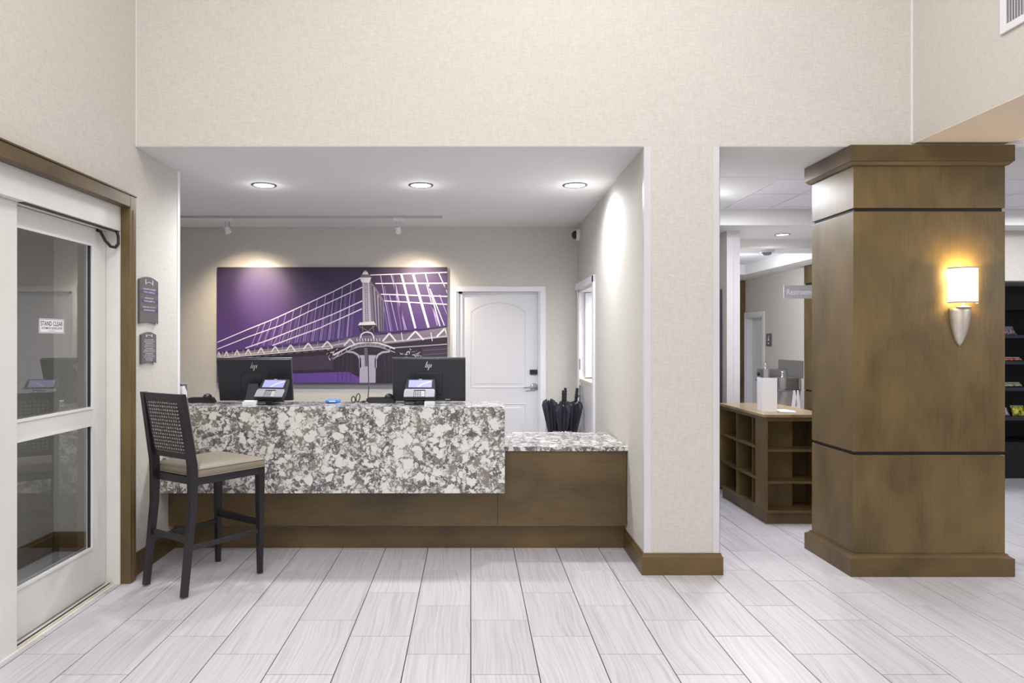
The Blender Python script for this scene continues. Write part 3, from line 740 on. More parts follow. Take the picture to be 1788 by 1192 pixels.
# tower
poly([(1108, 170), (1158, 170), (1172, 460), (1112, 465)], 'p_tower', 8)
poly([(1158, 150), (1205, 215), (1262, 300), (1262, 520), (1225, 525), (1172, 460)], 'p_tower2', 7)
for (u0, v0, u1, v1) in [(1180, 200, 1200, 470), (1205, 235, 1218, 520), (1228, 280, 1236, 522), (1248, 300, 1252, 520)]: line((u0, v0), (u1, v1), 8, 'p_tower3', 8)
for (u0, v0, u1, v1) in [(1192, 210, 1210, 500), (1218, 265, 1228, 522)]: line((u0, v0), (u1, v1), 4, 'p_tower', 8)
poly([(1088, 140), (1172, 140), (1160, 175), (1104, 175)], 'p_truss', 9); poly([(1100, 118), (1166, 118), (1170, 140), (1092, 140)], 'p_tower2', 9); poly([(1116, 100), (1146, 100), (1152, 118), (1108, 118)], 'p_truss', 9)
poly([(1124, 90), (1136, 90), (1140, 100), (1118, 100)], 'p_tower', 9)
for k in range(22):
    v = 180+k*12.5
    for o_ in (0, 14): line((1124+o_+k*.3, v), (1132+o_+k*.3, v+7), 5, 'p_tower3', 9)
poly([(1090, 458), (1190, 450), (1205, 475), (1078, 478)], 'p_truss', 9); poly([(1078, 478), (1205, 475), (1228, 525), (1095, 530)], 'p_dark', 9)
for (p, q) in [((1085, 485), (1150, 520)), ((1200, 480), (1150, 520)), ((1110, 482), (1110, 525)), ((1180, 480), (1190, 522))]: line(p, q, 5, 'p_deck2', 10)
curve([(1096, 570), (1100, 545), (1120, 530), (1145, 526), (1170, 532), (1186, 550), (1190, 572)], 9, 'p_truss', 10)
poly([(1092, 555), (1200, 550), (1240, 580), (1230, 598), (1060, 600), (1062, 575)], 'p_tower2', 8)
for k in range(9): line((1070+k*20, 572), (1072+k*20, 592), 5, 'p_truss', 9)
b.build('printed_bridge', None, ar, normals=False)

# ------------------------------------------------------------------ downlights, track, camera dome
def downlight(x, y, z, label, r=.098, group='recessed ceiling downlights'):
    t = thing('downlight', (x, y, z), label, 'ceiling light', group)
    m = MB(); m.lathe([(r*.80, .004), (r*.80, -.003), (r*.9, -.007), (r, -.004), (r, .0)], (0, 0, -.001), 28, 'z', cap=False); m.build('trim_ring', M['ring'], t, local=True)
    m = MB(); m.lathe([(.001, -.0035), (r*.80, -.0035)], (0, 0, 0), 28, 'z', cap=False); m.build('lens', M['lens'], t, local=True)
for (x, y), s_ in zip(DL, ['left ceiling downlight above the left monitor', 'middle ceiling downlight over the reception desk', 'right ceiling downlight beside the right reception wall']):
    downlight(x, y, CH, s_)
downlight(3.18, 7.17, HB, 'small distant downlight in the dropped passage ceiling', .075)
TY = 6.97
tr = thing('track_rail', (-1.5, TY, CH), 'white lighting track along the reception ceiling', 'light track')
b = MB(); b.box(-3.55, xx(772, TY), TY-.017, TY+.017, CH-.019, CH-.0005, .002); b.build('rail', M['rail'], tr)
b = MB(); b.box(-2.98, xx(334, TY), TY-.02, TY+.02, CH-.034, CH-.0195, .003); b.build('feed_box', M['white'], tr)
def track_head(x, tilt_x, label):
    t = thing('track_spotlight', (x, TY, CH-.0195), label, 'track light', 'track spotlights')
    m = MB(); m.box(-.055, .05, -.017, .017, -.034, -.0005, .003); m.build('adapter', M['white'], t, local=True)
    m = MB(); m.box(.006, .011, -.006, .006, -.092, -.034); m.box(-.033, -.029, -.004, .004, -.105, -.034); m.build('yoke', M['steel'], t, local=True)
    m = MB(); m.lathe([(.001, .034), (.026, .034), (.029, .028), (.029, .0), (.031, -.003), (.031, -.034), (.024, -.036), (.024, -.02), (.001, -.02)], (0, 0, 0), 20)
    m.bm.transform(Matrix.Translation((-.012, 0, -.118)) @ Matrix.Rotation(tilt_x, 4, 'Y') @ Matrix.Rotation(math.radians(28), 4, 'X'))
    m.build('lamp_head', M['white'], t, local=True)
track_head(xx(399, TY), math.radians(-16), 'left white track spotlight above the picture')
track_head(xx(697, TY), math.radians(-3), 'right white track spotlight above the bridge tower')
t = thing('security_camera', (1.155, 7.42, 2.60), 'small white dome security camera in the corner near ceiling', 'security camera')
b = MB(); b.lathe([(.001, 0), (.062, 0), (.062, -.035), (.052, -.045), (.001, -.045)], (sx(7.42)-.001, 7.42, 2.60), 20, 'x'); b.build('housing', M['white'], t)
b = MB(); b.lathe([(.046, -.045), (.044, -.062), (.034, -.078), (.018, -.087), (.001, -.09)], (sx(7.42)-.001, 7.42, 2.60), 20, 'x'); b.build('lens_dome', M['black'], t)

# ------------------------------------------------------------------ monitors
def monitor(px, Z, tilt, yaw, label, brandlabel):
    t = thing('computer_monitor', (xx(px, Z), Z, RT), label, 'monitor', 'reception monitors', rz=yaw)
    W, H, T = .535, .318, .022; zc = .165
    R = Matrix.Translation((0, 0, zc)) @ Matrix.Rotation(tilt, 4, 'X')
    m = MB(); m.box(-W/2, W/2, -T/2, T/2, -H/2, H/2, .004, M['monitor']); m.box(-W/2-.003, W/2+.003, T/2-.002, T/2+.006, -H/2-.002, H/2+.006, .001, M['silver']); m.bm.transform(R); m.build('housing', None, t, local=True)
    m = MB(); m.box(-.10, .10, -T/2-.006, -T/2, -.11, .055, .004); m.bm.transform(R); m.build('back_cover', M['monitor'], t, local=True)
    m = MB()   # the round-cornered four-stroke emblem
    sl_ = .33
    def bar(x, z0, z1, wd=.0058):
        m.prism([(x+z0*sl_, z0), (x+wd+z0*sl_, z0), (x+wd+z1*sl_, z1), (x+z1*sl_, z1)], lambda a, c, d: (a-.024, d, c+.105), -T/2-.0015, -T/2)
    bar(0, -.012, .033); bar(.0125, -.012, .012); bar(.0255, -.032, .012); bar(.038, -.012, .012)
    m.bm.transform(R); m.build('emblem', M['chrome'], t, local=True)
    m = MB(); m.box(.12, .155, -T/2-.0012, -T/2, -.148, -.141); m.bm.transform(R); m.build('badge', M['silver'], t, local=True)
    m = MB(); m.prism([(-.05, .012), (.05, .012), (.035, .14), (-.035, .14)], lambda a, c, d: (a, d-.12*(.14-c)/.14*.4, c), -.06, -.03); m.build('stand_neck', M['monitor'], t, local=True)
    m = MB(); m.box(-.125, .125, -.09, .04, 0.0005, .012, .003); m.build('stand_foot', M['silver'], t, local=True)
    return t
monitor(446, 5.19, math.radians(14), math.radians(3), 'left black computer monitor seen from behind on the counter', 1)
monitor(749, 5.19, math.radians(6), 0, 'right black computer monitor seen from behind on the counter', 1)

# card terminals
def terminal(px, Z, yaw, label):
    t = thing('card_terminal', (xx(px, Z), Z, RT), label, 'card reader', 'payment card terminals', rz=yaw)
    # local frame: x across, y away; device face tilts up towards the customer
    R = Matrix.Translation((0, 0, .105)) @ Matrix.Rotation(math.radians(48), 4, 'X')
    W = .225
    m = MB(); m.prism([(-W/2, -.075), (W/2, -.075), (W/2+.004, -.04), (W/2-.002, .0), (W/2-.012, .10), (-W/2+.012, .10), (-W/2+.002, .0), (-W/2-.004, -.04)], lambda a, c, d: (a, c, d), -.03, 0); m.box(-W/2, W/2, -.080, -.066, -.04, -.012, .004)
    bmesh.ops.bevel(m.bm, geom=list(m.bm.edges), offset=.003, segments=1, affect='EDGES'); m.bm.transform(R); m.build('housing', M['black'], t, local=True)
    m = MB(); m.box(-W/2+.004, -.040, -.068, -.006, .0005, .008, .003); m.box(.040, W/2-.004, -.068, -.006, .0005, .008, .003); m.box(-W/2+.010, W/2-.010, -.007, .002, .0005, .007, .002); m.bm.transform(R); m.build('silver_fascia', M['silver'], t, local=True)
    m = MB(); m.box(-.083, .083, .020, .086, .0003, .0022, 0); m.bm.transform(R); s_ = m.build('screen', M['screen'], t, local=True)
    m = MB(); m.prism([(-.02, .025), (-.012, .022), (.02, .048), (.075, .072), (.073, .077), (.015, .054)], lambda a, c, d: (a, c, d), .0023, .0026); m.bm.transform(R); m.build('screen_graphic', M['screen2'], s_, local=True)
    m = MB(); m.box(-.014, .010, .0905, .096, .0003, .002); m.bm.transform(R); m.build('brand_strip', M['shadetrim'], t, local=True)
    m = MB(); m.box(-.037, .037, -.064, -.012, .0005, .003, .001, M['key'])
    for i in range(4):
        for j in range(4): m.box(-.033+.0165*i, -.021+.0165*i, -.060+.012*j, -.0515+.012*j, .003, .0055, 0, M['grey'] if i < 3 else (M['ledge'] if j > 1 else M['key']))
    m.bm.transform(R); m.build('keypad', None, t, local=True)
    m = MB(); m.box(-.030, .030, -.035, -.005, .001, .075, .006); m.build('stand_post', M['black'], t, local=True)
    m = MB(); m.box(-.045, .045, -.06, .05, .0003, .006, .002); m.build('stand_foot', M['black'], t, local=True)
    m = MB(); m.tube([(-.08, -.03, .06), (-.095, -.04, .03), (-.10, -.05, .006), (-.06, -.055, .004), (.0, -.06, .004)], .003, 6); m.build('cable', M['black'], t, local=True)
    return t
terminal(474, 5.0, math.radians(-14), 'left card payment terminal in front of the left monitor')
terminal(733, 5.0, math.radians(-2), 'right card payment terminal in front of the right monitor')

# small things on the counter
def block(name, x0, x1, y0, y1, h, mat, label, cat, z=RT, bev=.003, group=None):
    o = MB().box(x0, x1, y0, y1, z+.0005, z+h, bev).build(name, mat, origin='auto'); return tag(o, label, cat, group)
def keybox(px0, px1, Z, label, mlabel):
    x0, x1 = xx(px0, Z), xx(px1, Z)
    t = thing('keyboard', ((x0+x1)/2, Z, RT), label, 'keyboard', 'black keyboards behind the counter edge')
    m = MB(); m.prism([(x0+.012, 0.001), (x1, 0.001), (x1-.02, .036), (x0, .034), (x0-.006, .022)], lambda a, c, d: (a, d, RT+c), Z-.02, Z+.07)
    m.build('case', M['black'], t)
    m = MB()
    for i in range(int((x1-x0-.05)/.017)):
        for j in range(4): m.box(x0+.01+.017*i, x0+.023+.017*i, Z-.015+.018*j, Z-.001+.018*j, RT+.036, RT+.0385)
    o = m.build('keys', M['rubber'], t); o['kind'] = 'stuff'
    mx = x1-.045
    mo = thing('computer_mouse', (mx, Z, RT+.0385), mlabel, 'computer mouse', 'computer mice')
    m = MB(); n = 16; rings = []
    for k in range(7):
        a = k/6*PI/2*.98; rr = math.cos(a); z = math.sin(a)*.030
        rings.append([(rr*.032*math.cos(2*PI*j/n), rr*.045*math.sin(2*PI*j/n)+.0, z+.0003) for j in range(n)])
    m.loft(rings); m.build('shell', M['monitor'], mo, local=True)
    m = MB(); m.lathe([(.001, -.002), (.006, -.002), (.006, .002), (.001, .002)], (0, -.026, .0255), 10, 'x'); m.build('scroll_wheel', M['grey'], mo, local=True)
keybox(329, 373, 5.13, 'black keyboard near the stool at the counter back edge', 'black mouse resting on the left keyboard by the stool')
keybox(641, 690, 5.13, 'black keyboard left of the right monitor', 'black mouse on the keyboard left of the right monitor')
b = MB(); wx = xx(644, 5.2); b.tube([(wx, 5.16, RT+.012), (wx, 5.165, RT+.05), (wx+.001, 5.19, RT+.10), (wx, 5.20, RT+.14)], .0035, 6)
b.tube([(wx-.05, 5.15, RT+.004), (wx-.02, 5.16, RT+.008), (wx+.01, 5.155, RT+.014), (wx+.03, 5.16, RT+.006)], .004, 6)
b.lathe([(.001, 0), (.012, 0), (.012, .012), (.001, .014)], (wx-.03, 5.15, RT+.0005), 10)
tag(b.build('antenna_cable', M['black'], origin='auto'), 'thin black upright cable beside the right keyboard', 'cable')
t = thing('wipes_pack', (xx(582, 5.15), 5.15, RT), 'small light blue soft pack lying on the counter', 'pack')
b = MB(); b.box(xx(570, 5.15), xx(594, 5.15), 5.10, 5.18, RT+.0005, RT+.024, .009, seg=3); b.build('wrapper', M['blue'], t)
b = MB(); b.box(xx(577, 5.15), xx(588, 5.15), 5.098, 5.0995, RT+.008, RT+.018); b.build('label_print', M['paper'], t)
b = MB()
for cx_, cz_, rx, rz_, tl in ((617, .022, .015, .024, -.5), (625, .036, .014, .030, .35)):
    pts = []
    for k in range(17):
        a = 2*PI*k/16; u, v = rx*math.cos(a), rz_*math.sin(a); pts.append((xx(cx_, 5.15)+u*math.cos(tl)+v*math.sin(tl)*-1*-1*.5, 5.15+.01*math.sin(a), RT+cz_+v*math.cos(tl)-u*math.sin(tl)))
    b.tube(pts, .0042, 6)
b.tube([(xx(621, 5.15), 5.15, RT+.014), (xx(626, 5.15), 5.16, RT+.004), (xx(629, 5.15), 5.18, RT+.003)], .003, 6)
tag(b.build('scissors', M['black'], origin='auto'), 'black looped scissors standing on the counter', 'scissors')
for (a_, c_, lbl) in ((423, 446, 'white card holder left of the left terminal'), (741, 759, 'white card holder under the right terminal')):
    zf = 4.93; x0, x1 = xx(a_, zf), xx(c_, zf)
    t = thing('card_holder', ((x0+x1)/2, zf, RT), lbl, 'card holder', 'white card holders')
    b = MB(); b.prism([(0.0, 0.0005), (.05, .0005), (.05, .032), (.042, .032), (.012, .010), (.006, .026), (0, .026)], lambda a, c, d: (d, zf+a, RT+c), x0, x1); b.build('holder', M['white'], t)
    b = MB(); b.box(x0+.004, x1-.004, zf+.014, zf+.038, RT+.012, RT+.028); b.build('cards', M['paper'], t)
t = thing('file_holder', (-2.17, 5.20, RT), 'white desktop file holder with black clips at the left wall end', 'file holder')
b = MB()
for k in range(3): b.prism([(5.165, 0.0005), (5.232, .0005), (5.232, .075), (5.19, .12), (5.165, .12)], lambda a, c, d: (d, a, RT+c), -2.165+.022*k, -2.157+.022*k)
b.box(-2.165, -2.113, 5.165, 5.232, RT+.0005, RT+.006); b.build('dividers', M['white'], t)
b = MB(); b.tube([(-2.15, 5.17, RT+.118), (-2.147, 5.17, RT+.14), (-2.137, 5.17, RT+.14), (-2.133, 5.17, RT+.118)], .004, 6); b.build('clip', M['black'], t)
t = thing('wall_outlet', (xx(321, ZB), ZB, .98), 'grey wall plate on the back wall beside the white corner', 'wall plate')
b = MB(); b.box(xx(314, ZB), xx(327, ZB), ZB-.012, ZB-.0005, hh(697, ZB), hh(670, ZB), .003); b.build('plate', M['grey'], t)
b = MB(); b.box(xx(313, ZB), xx(328, ZB), ZB-.014, ZB-.0005, hh(670.5, ZB), hh(668.5, ZB), .002); b.build('lip', M['white'], t)
# cut-out label rail beneath the picture
t = MB().box(ax0-.002, ax1, ZB-.012, ZB-.0005, az0-.062, az0-.004).build('picture_rail', M['grey'], origin='auto'); tag(t, 'narrow grey strip on the wall below the bridge picture', 'rail')

# ------------------------------------------------------------------ umbrella bin
bx_, by_ = xx(981.5, 7.2), 7.2
t = thing('umbrella_bin', (bx_, by_, 0), 'round metal bin of folded umbrellas beside the back door', 'umbrella stand')
b = MB(); b.lathe([(.001, .002), (.095, .002), (.098, .02), (.112, .56), (.108, .56), (.094, .03), (.001, .03)], (bx_, by_, 0), 28); b.build('bin_wall', M['grey'], t)
b = MB(); b.lathe([(.114, .556), (.118, .562), (.117, .570), (.110, .570), (.108, .560)], (bx_, by_, 0), 28, cap=False); b.build('rim', M['chrome'], t)
def umbrella(dx, dy, lean, leany, top, handle, label, s=1.0):
    o = thing('folded_umbrella', (bx_+dx, by_+dy, .035), label, 'umbrella', 'folded black umbrellas')
    o.rotation_euler = (leany, lean, 0)
    n = 32; rings = []
    for z, r in [(0.0, .006), (.06, .012), (.50, .034), (.70, .058*s), (.77, .064*s), (.81, .052*s), (.83, .02)]:
        z *= top/.83
        rings.append([((r*(1+.26*math.cos(8*a)*min(1, z*2)))*math.cos(a+.15*z), (r*(1+.26*math.cos(8*a)*min(1, z*2)))*math.sin(a+.15*z), z+(.022*math.cos(8*a)+.012*math.sin(3*a+dx*40) if z > .6 else 0)) for a in [2*PI*j/n for j in range(n)]])
    m = MB(); m.loft(rings, True, None, True, False); m.build('canopy', M['umb'], o, local=True)
    if handle:
        m = MB(); m.tube([(0, 0, top-.06), (0, 0, top+.03)], .005, 8); m.build('shaft', M['chrome'], o, local=True)
        prof = [(.001, 0), (.014, 0)]
        for k in range(4): z = .006+.03*k; prof += [(.017, z), (.017, z+.018), (.014, z+.021), (.014, z+.027)]
        prof += [(.016, .135), (.010, .142), (.001, .143)]
        m = MB(); m.lathe(prof, (0, 0, top+.02), 14, smooth=False); m.build('handle', M['rubber'], o, local=True)
umbrella(-.045, -.005, math.radians(-6), 0, .83, 0, 'black umbrella leaning left in the bin without visible handle')
umbrella(.0, -.045, 0, math.radians(3.5), .79, 1, 'black umbrella with tall ribbed handle at the front of bin')
umbrella(-.03, .045, math.radians(-4), math.radians(-5), .80, 0, 'black umbrella at the back of the bin without visible handle', .9)
umbrella(.015, .045, math.radians(2), math.radians(-4), .80, 1, 'black umbrella just behind the front umbrella, ribbed handle showing')
umbrella(.05, -.01, math.radians(6), math.radians(1), .81, 1, 'black umbrella leaning right with ribbed handle near half door')

# ------------------------------------------------------------------ wall plaques on left wall
def plaque(y0, y1, z0, z1, label, mode):
    X = XL+.001-.001; yc = (y0+y1)/2; w2 = (y1-y0)
    t = thing('wall_plaque', (X, yc, z0), label, 'sign', 'grey wall plaques by the entrance')
    n = 12; rise = .024*w2/.27
    top = [(y1-(y1-y0)*k/n, z1-rise+rise*math.sin(PI*k/n)) for k in range(n+1)]; bot = [(y0+(y1-y0)*k/n, z0+rise*.5*math.sin(PI*k/n)) for k in range(n+1)]
    m = MB(); m.prism(top+bot, lambda a, c, d: (d, a, c), X, X+.013); m.build('plate', M['plaque'], t)
    xf = X+.0136; fx = lambda yy, zz: (lambda u, v: (xf+.0006, yy+u, zz+v))
    H = z1-z0; m = MB()
    ez = z1-H*.115; s_ = w2*.19; eh = H*.085 if mode else H*.07
    for sg in (-1, 1): m.box(xf-.0005, xf+.0005, yc+sg*s_-.004, yc+sg*s_+.004, ez-eh*.65-.0, ez+eh*.65)
    arc = [(yc+s_*(k/4-1), ez-eh*.45+.010*math.sin(PI*k/8)) for k in range(9)]
    for p, q in zip(arc, arc[1:]): m.face([(xf, p[0], p[1]), (xf, q[0], q[1]), (xf, q[0], q[1]+.003), (xf, p[0], p[1]+.003)])
    m.build('emblem', M['plaquet'], t)
    m = MB()
    if mode:
        mb = MB()
        rows = [(.285, 'INDEPENDENTLY OWNED BY', 'YCN LIC STREET LLC'), (.475, 'MANAGED BY', 'YCN MANAGEMENT LLC'), (.665, 'MANAGER ON DUTY', 'GEORGE SANDERS')]
        for f, a_, c_ in rows:
            zt = z1-H*f; m.text(a_, w2*(.68 if len(a_) > 12 else .45), H*.028, fx(yc, zt+H*.02))
            mb.box(xf-.0004, xf+.0002, y0+.004, y1-.002, zt-H*.078, zt-H*.012); m.text(c_, w2*.62, H*.032, fx(yc, zt-H*.045))
        mb.build('name_strips', M['plaqueb'], t)
    else:
        rows = ['THIS ESTABLISHMENT', 'LICENSED AND INSPECTED', '', 'A VALID PHOTO ID IS', 'REQUIRED AT CHECK IN', '', 'SMOKING IS PROHIBITED', 'ANYWHERE IN THIS BUILDING', '', 'SAFETY DEPOSIT BOXES', 'ARE AVAILABLE FOR USE', '', 'AT NO CHARGE']
        for k, r_ in enumerate(rows):
            zz = z1-H*(.245+.055*k)
            if r_: m.text(r_, w2*min(.8, .032*len(r_)+.05), H*.032, fx(yc, zz))
            else: m.box(xf-.0005, xf+.0003, yc-w2*.25, yc+w2*.25, zz-.0015, zz+.0015)
    m.build('lettering', M['plaquet'], t)
    m = MB(); m.lathe([(.001, 0), (.006, 0), (.006, -.008), (.001, -.008)], (X+.012, y1-.03, z0+.004), 8, 'z'); m.build('fixing_clip', M['chrome'], t)
plaque(4.50, 4.765, hh(566, 4.765), 1.905, 'larger grey wall plaque with three purple name strips', 1)
plaque(4.525, 4.735, 1.335, 1.543, 'smaller grey wall plaque with small white lettering below', 0)

# ------------------------------------------------------------------ bar stool
ch = thing('bar_stool', (-1.663, 4.374, 0), 'dark wood bar stool with taupe seat and woven back', 'bar stool', rz=math.radians(-34))
def rear_leg(x):
    m = MB(); f = [(-.281, .008), (-.246, .008), (-.190, .50), (-.183, .66), (-.186, .76), (-.262, 1.178), (-.296, 1.178)]; r_ = [(-.236, .76), (-.232, .66), (-.232, .50)]
    m.prism(f+r_, lambda a, c, d: (d, a, c), x-.018, x+.018); bmesh.ops.bevel(m.bm, geom=list(m.bm.edges), offset=.002, segments=1, affect='EDGES'); return m
for x in (-.19, .19): rear_leg(x).build('leg', M['chair'], ch, local=True)
for x in (-.212, .212):
    m = MB(); rings = [[(x+a*s_, .262-.002+c*s_, z) for a, c in ((-1, -1), (1, -1), (1, 1), (-1, 1))] for z, s_ in ((.008, .0135), (.62, .0215), (.70, .0215))]
    m.loft(rings, True, None, True, False); m.build('leg', M['chair'], ch, local=True)
for x, y in ((-.19, -.263), (.19, -.263), (-.212, .26), (.212, .26)):
    m = MB(); m.lathe([(.001, .0005), (.011, .0005), (.011, .008), (.001, .008)], (x, y, 0), 10); m.build('foot_glide', M['ledge'], ch, local=True)
def bar(x0, y0, x1, y1, z, t_, h_):
    d = Vector((x1-x0, y1-y0)).normalized(); n_ = Vector((-d.y, d.x))*t_/2
    m = MB(); m.prism([(x0+n_.x, y0+n_.y), (x1+n_.x, y1+n_.y), (x1-n_.x, y1-n_.y), (x0-n_.x, y0-n_.y)], lambda a, c, d_: (a, c, d_), z-h_/2, z+h_/2)
    bmesh.ops.bevel(m.bm, geom=list(m.bm.edges), offset=.0015, segments=1, affect='EDGES'); return m
bar(-.19, -.225, -.212, .25, .28, .018, .030).build('stretcher', M['chair'], ch, local=True)
bar(.19, -.225, .212, .25, .28, .018, .030).build('stretcher', M['chair'], ch, local=True)
bar(-.175, -.228, .175, -.228, .325, .018, .034).build('stretcher', M['chair'], ch, local=True)
bar(-.195, .26, .195, .26, .335, .020, .046).build('footrest', M['chair'], ch, local=True)
m = MB(); m.prism([(-.208, -.205), (.208, -.205), (.233, .281), (-.233, .281)], lambda a, c, d: (a, c, d), .642, .684); m.build('seat_frame', M['chair'], ch, local=True)
def rrect(w0, w1, y0, y1, r, ins, z, n=5):
    pts = []
    cs = [(-w0+r, y0+r, PI, 1.5*PI), (w0-r, y0+r, 1.5*PI, 2*PI), (w1-r, y1-r, 0, .5*PI), (-w1+r, y1-r, .5*PI, PI)]
    for cx_, cy_, a0, a1 in cs:
        for k in range(n+1):
            a = a0+(a1-a0)*k/n; rr = r-ins if ins < r else 0
            ex = min(ins, r); sx_ = max(0, ins-r)
            pts.append((cx_+rr*math.cos(a)-(sx_ if cx_ > 0 else -sx_), cy_+rr*math.sin(a)-(sx_ if cy_ > .0 else -sx_), z))
    return pts
CW0, CW1, CY0, CY1 = .215, .241, -.185, .290
m = MB(); rings = [rrect(CW0, CW1, CY0, CY1, .025, i, z) for i, z in [(.006, .685), (.0, .691), (.0, .728), (.004, .735), (.016, .742), (.05, .753), (.10, .762), (.17, .768)]]
m.loft(rings); seat = m.build('seat', M['seat'], ch, local=True)
for z in (.690, .733):
    m = MB(); p = rrect(CW0+.001, CW1+.001, CY0-.001, CY1+.001, .025, 0, z); m.tube(p+[p[0]], .0028, 6); m.build('piping', M['seat'], seat, local=True)
# back: frame rails, woven outside panel, taupe inside pad
def by(z): return -.186-(z-.76)/(1.178-.76)*.076      # front face of the posts
m = MB()
def railp(z0, z1, x0=-.172, x1=.172, f0=-.004, f1=-.030, mm=None):
    mm.prism([(by(z0)+f0, z0), (by(z1)+f0, z1), (by(z1)+f1, z1), (by(z0)+f1, z0)], lambda a, c, d: (d, a, c), x0, x1)
railp(.79, .825, mm=m); railp(1.128, 1.176, mm=m); railp(.825, 1.128, -.172, -.150, mm=m); railp(.825, 1.128, .150, .172, mm=m); m.build('back_frame', M['chair'], ch, local=True)
m = MB(); railp(.826, 1.127, -.149, .149, -.005, -.036, mm=m); bmesh.ops.bevel(m.bm, geom=list(m.bm.edges), offset=.006, segments=2, affect='EDGES'); m.build('woven_panel', M['weave'], ch, local=True)
m = MB(); railp(.835, 1.165, -.185, .185, .026, -.003, mm=m); bmesh.ops.bevel(m.bm, geom=list(m.bm.edges), offset=.008, segments=3, affect='EDGES'); m.build('back_cushion', M['seat'], ch, local=True)

# ------------------------------------------------------------------ wood column with sconce
def column(x0, x1, y0, y1, H, label, capdrop=.128, g1=2.316, g2=.771, pr=.036):
    t = thing('wood_column', ((x0+x1)/2, (y0+y1)/2, 0), label, 'column')
    MB().box(x0+.012, x1-.012, y0+.012, y1-.012, 0.001, H-.001).build('core', M['groove'], t)
    gh = .011
    for z0, z1 in ((.138, g2-gh), (g2+gh, g1-gh), (g1+gh, H-capdrop)):
        MB().box(x0, x1, y0, y1, z0, z1, .0015).build('panel', M['woodz'], t)
    def collar(prof, name, mat):
        rings = []
        for o_, z in prof: rings.append([(x0-o_, y0-o_, z), (x1+o_, y0-o_, z), (x1+o_, y1+o_, z), (x0-o_, y1+o_, z)])
        m = MB(); m.loft(rings, True, None, True, False); m.build(name, mat, t)
    collar([(pr, .0005), (pr, .113)], 'base_board', M['woodx'])
    collar([(pr*.95, .1132), (pr*.7, .118), (pr*.35, .128), (pr*.3, .136), (.002, .1379)], 'base_moulding', M['woodx'])
    collar([(pr, H-.103), (pr, H-.002)], 'cap_board', M['woodx'])
    collar([(.002, H-.1279), (pr*.4, H-.124), (pr*.85, H-.106), (pr*.85, H-.1032)], 'cap_moulding', M['woodx'])
    return t
column(2.427, 3.388, 4.456, 5.0, CH, 'large square maple-clad column with lit wall sconce')
column(4.49, 5.3, 8.92, 9.46, 2.645, 'distant maple-clad column beside the drinking fountains', g1=2.24, g2=.82, pr=.03)
b = MB(); b.box(4.40, 4.499, 11.52, 11.619, 0.001, 2.469)
o = b.build('corner_panel', M['woodd'], origin='auto'); tag(o, 'narrow dark wood panel in the far corridor corner', 'panel')
FY = 4.456
sc = thing('wall_sconce', (xx(1674, FY), FY, hh(604, FY)), 'lit wall sconce with cream shade and nickel cone on column', 'wall lamp')
scx = (xx(1650.5, FY)+xx(1702, FY))/2-.006; sw = .088; dep = .085
def arc(r, o_=0, n=18): return [(scx+(sw+o_)*math.cos(PI+PI*k/n), FY-.022-(dep+o_)*math.sin(PI*k/n)) for k in range(n+1)]
zt, zb2 = hh(466, FY-.06), hh(529, FY-.06)
m = MB(); po, pi_ = arc(0), arc(0, -.0025)
m.loft([[(x, y, zb2+.010) for x, y in po], [(x, y, zt-.010) for x, y in po]], False, None, False); shade = m.build('lamp_shade', M['shade'], sc)
for z0, z1 in ((zb2, zb2+.0101), (zt-.0101, zt)):
    m = MB(); q = arc(0, .0012); m.loft([[(x, y, z0) for x, y in q], [(x, y, z1) for x, y in q]], False, None, False); m.build('shade_trim', M['shadetrim'], shade)
m = MB(); zt2, zb3 = hh(537, FY-.05), hh(604, FY-.03); hgt = zt2-zb3; n = 20; rings = []
cxs = scx-.002
for k in range(13):
    f = k/12; z = zb3+hgt*f; r = .066*math.sin(PI/2*min(1, f*1.02))**.62 if f > 0 else .004
    rings.append([(cxs+r*math.cos(PI+PI*j/n), FY-.001-(r*.85+.004)*math.sin(PI*j/n), z) for j in range(n+1)])
m.loft(rings, True); m.build('cone_bracket', M['nickel'], sc)
m = MB(); m.lathe([(.007, 0), (.007, .07)], (cxs, FY-.04, zt2-.01), 10); m.lathe([(.001, 0), (.05, 0), (.035, .008), (.012, .014), (.001, .015)], (cxs, FY-.035, zt2+.001), 16, a0=PI, a1=2*PI); m.build('stem', M['nickel'], sc)
m = MB(); m.lathe([(.001, -.03), (.014, -.026), (.022, -.01), (.024, .01), (.016, .03), (.001, .036)], (cxs, FY-.05, (zt+zb2)/2), 14); m.build('bulb', M['lens'], sc)
point('sconce_lamp', (cxs, FY-.05, zt-.030), 5.0, (1, .74, .30), .02)
point('sconce_lamp', (cxs, FY-.05, zb2+.026), 2.4, (1, .74, .30), .02)

# ------------------------------------------------------------------ vent grille
t = thing('air_vent', (2.81, 3.4, 3.1), 'white slatted air vent on the upper right wall', 'air vent')
vy0, vy1, vz0, vz1 = 3.10, 3.715, 3.10, 3.55
b = MB()
for y0, y1, z0, z1 in [(vy0, vy0+.04, vz0, vz1), (vy1-.04, vy1, vz0, vz1), (vy0+.04, vy1-.04, vz0, vz0+.04), (vy0+.04, vy1-.04, vz1-.04, vz1)]: b.box(2.795, 2.8095, y0, y1, z0, z1, .003)
b.build('frame', M['trimw'], t)
MB().box(2.807, 2.8095, vy0+.04, vy1-.04, vz0+.04, vz1-.04).build('backing', M['grey'], t)
sl0 = None; k = 0; y = vy0+.052
while y < vy1-.045:
    if sl0 is None:
        m = MB(); m.prism([(-.004, -.006), (-.001, -.006), (.006, .006), (.003, .006)], lambda a, c, d: (c, a, d), vz0+.041, vz1-.041); sl0 = m.build('slat', M['trimw'], t, local=True); o = sl0
    else: o = sl0.copy(); C.objects.link(o)
    o.parent = t; o.location = (-.009, y-3.4, -3.1); y += .0185

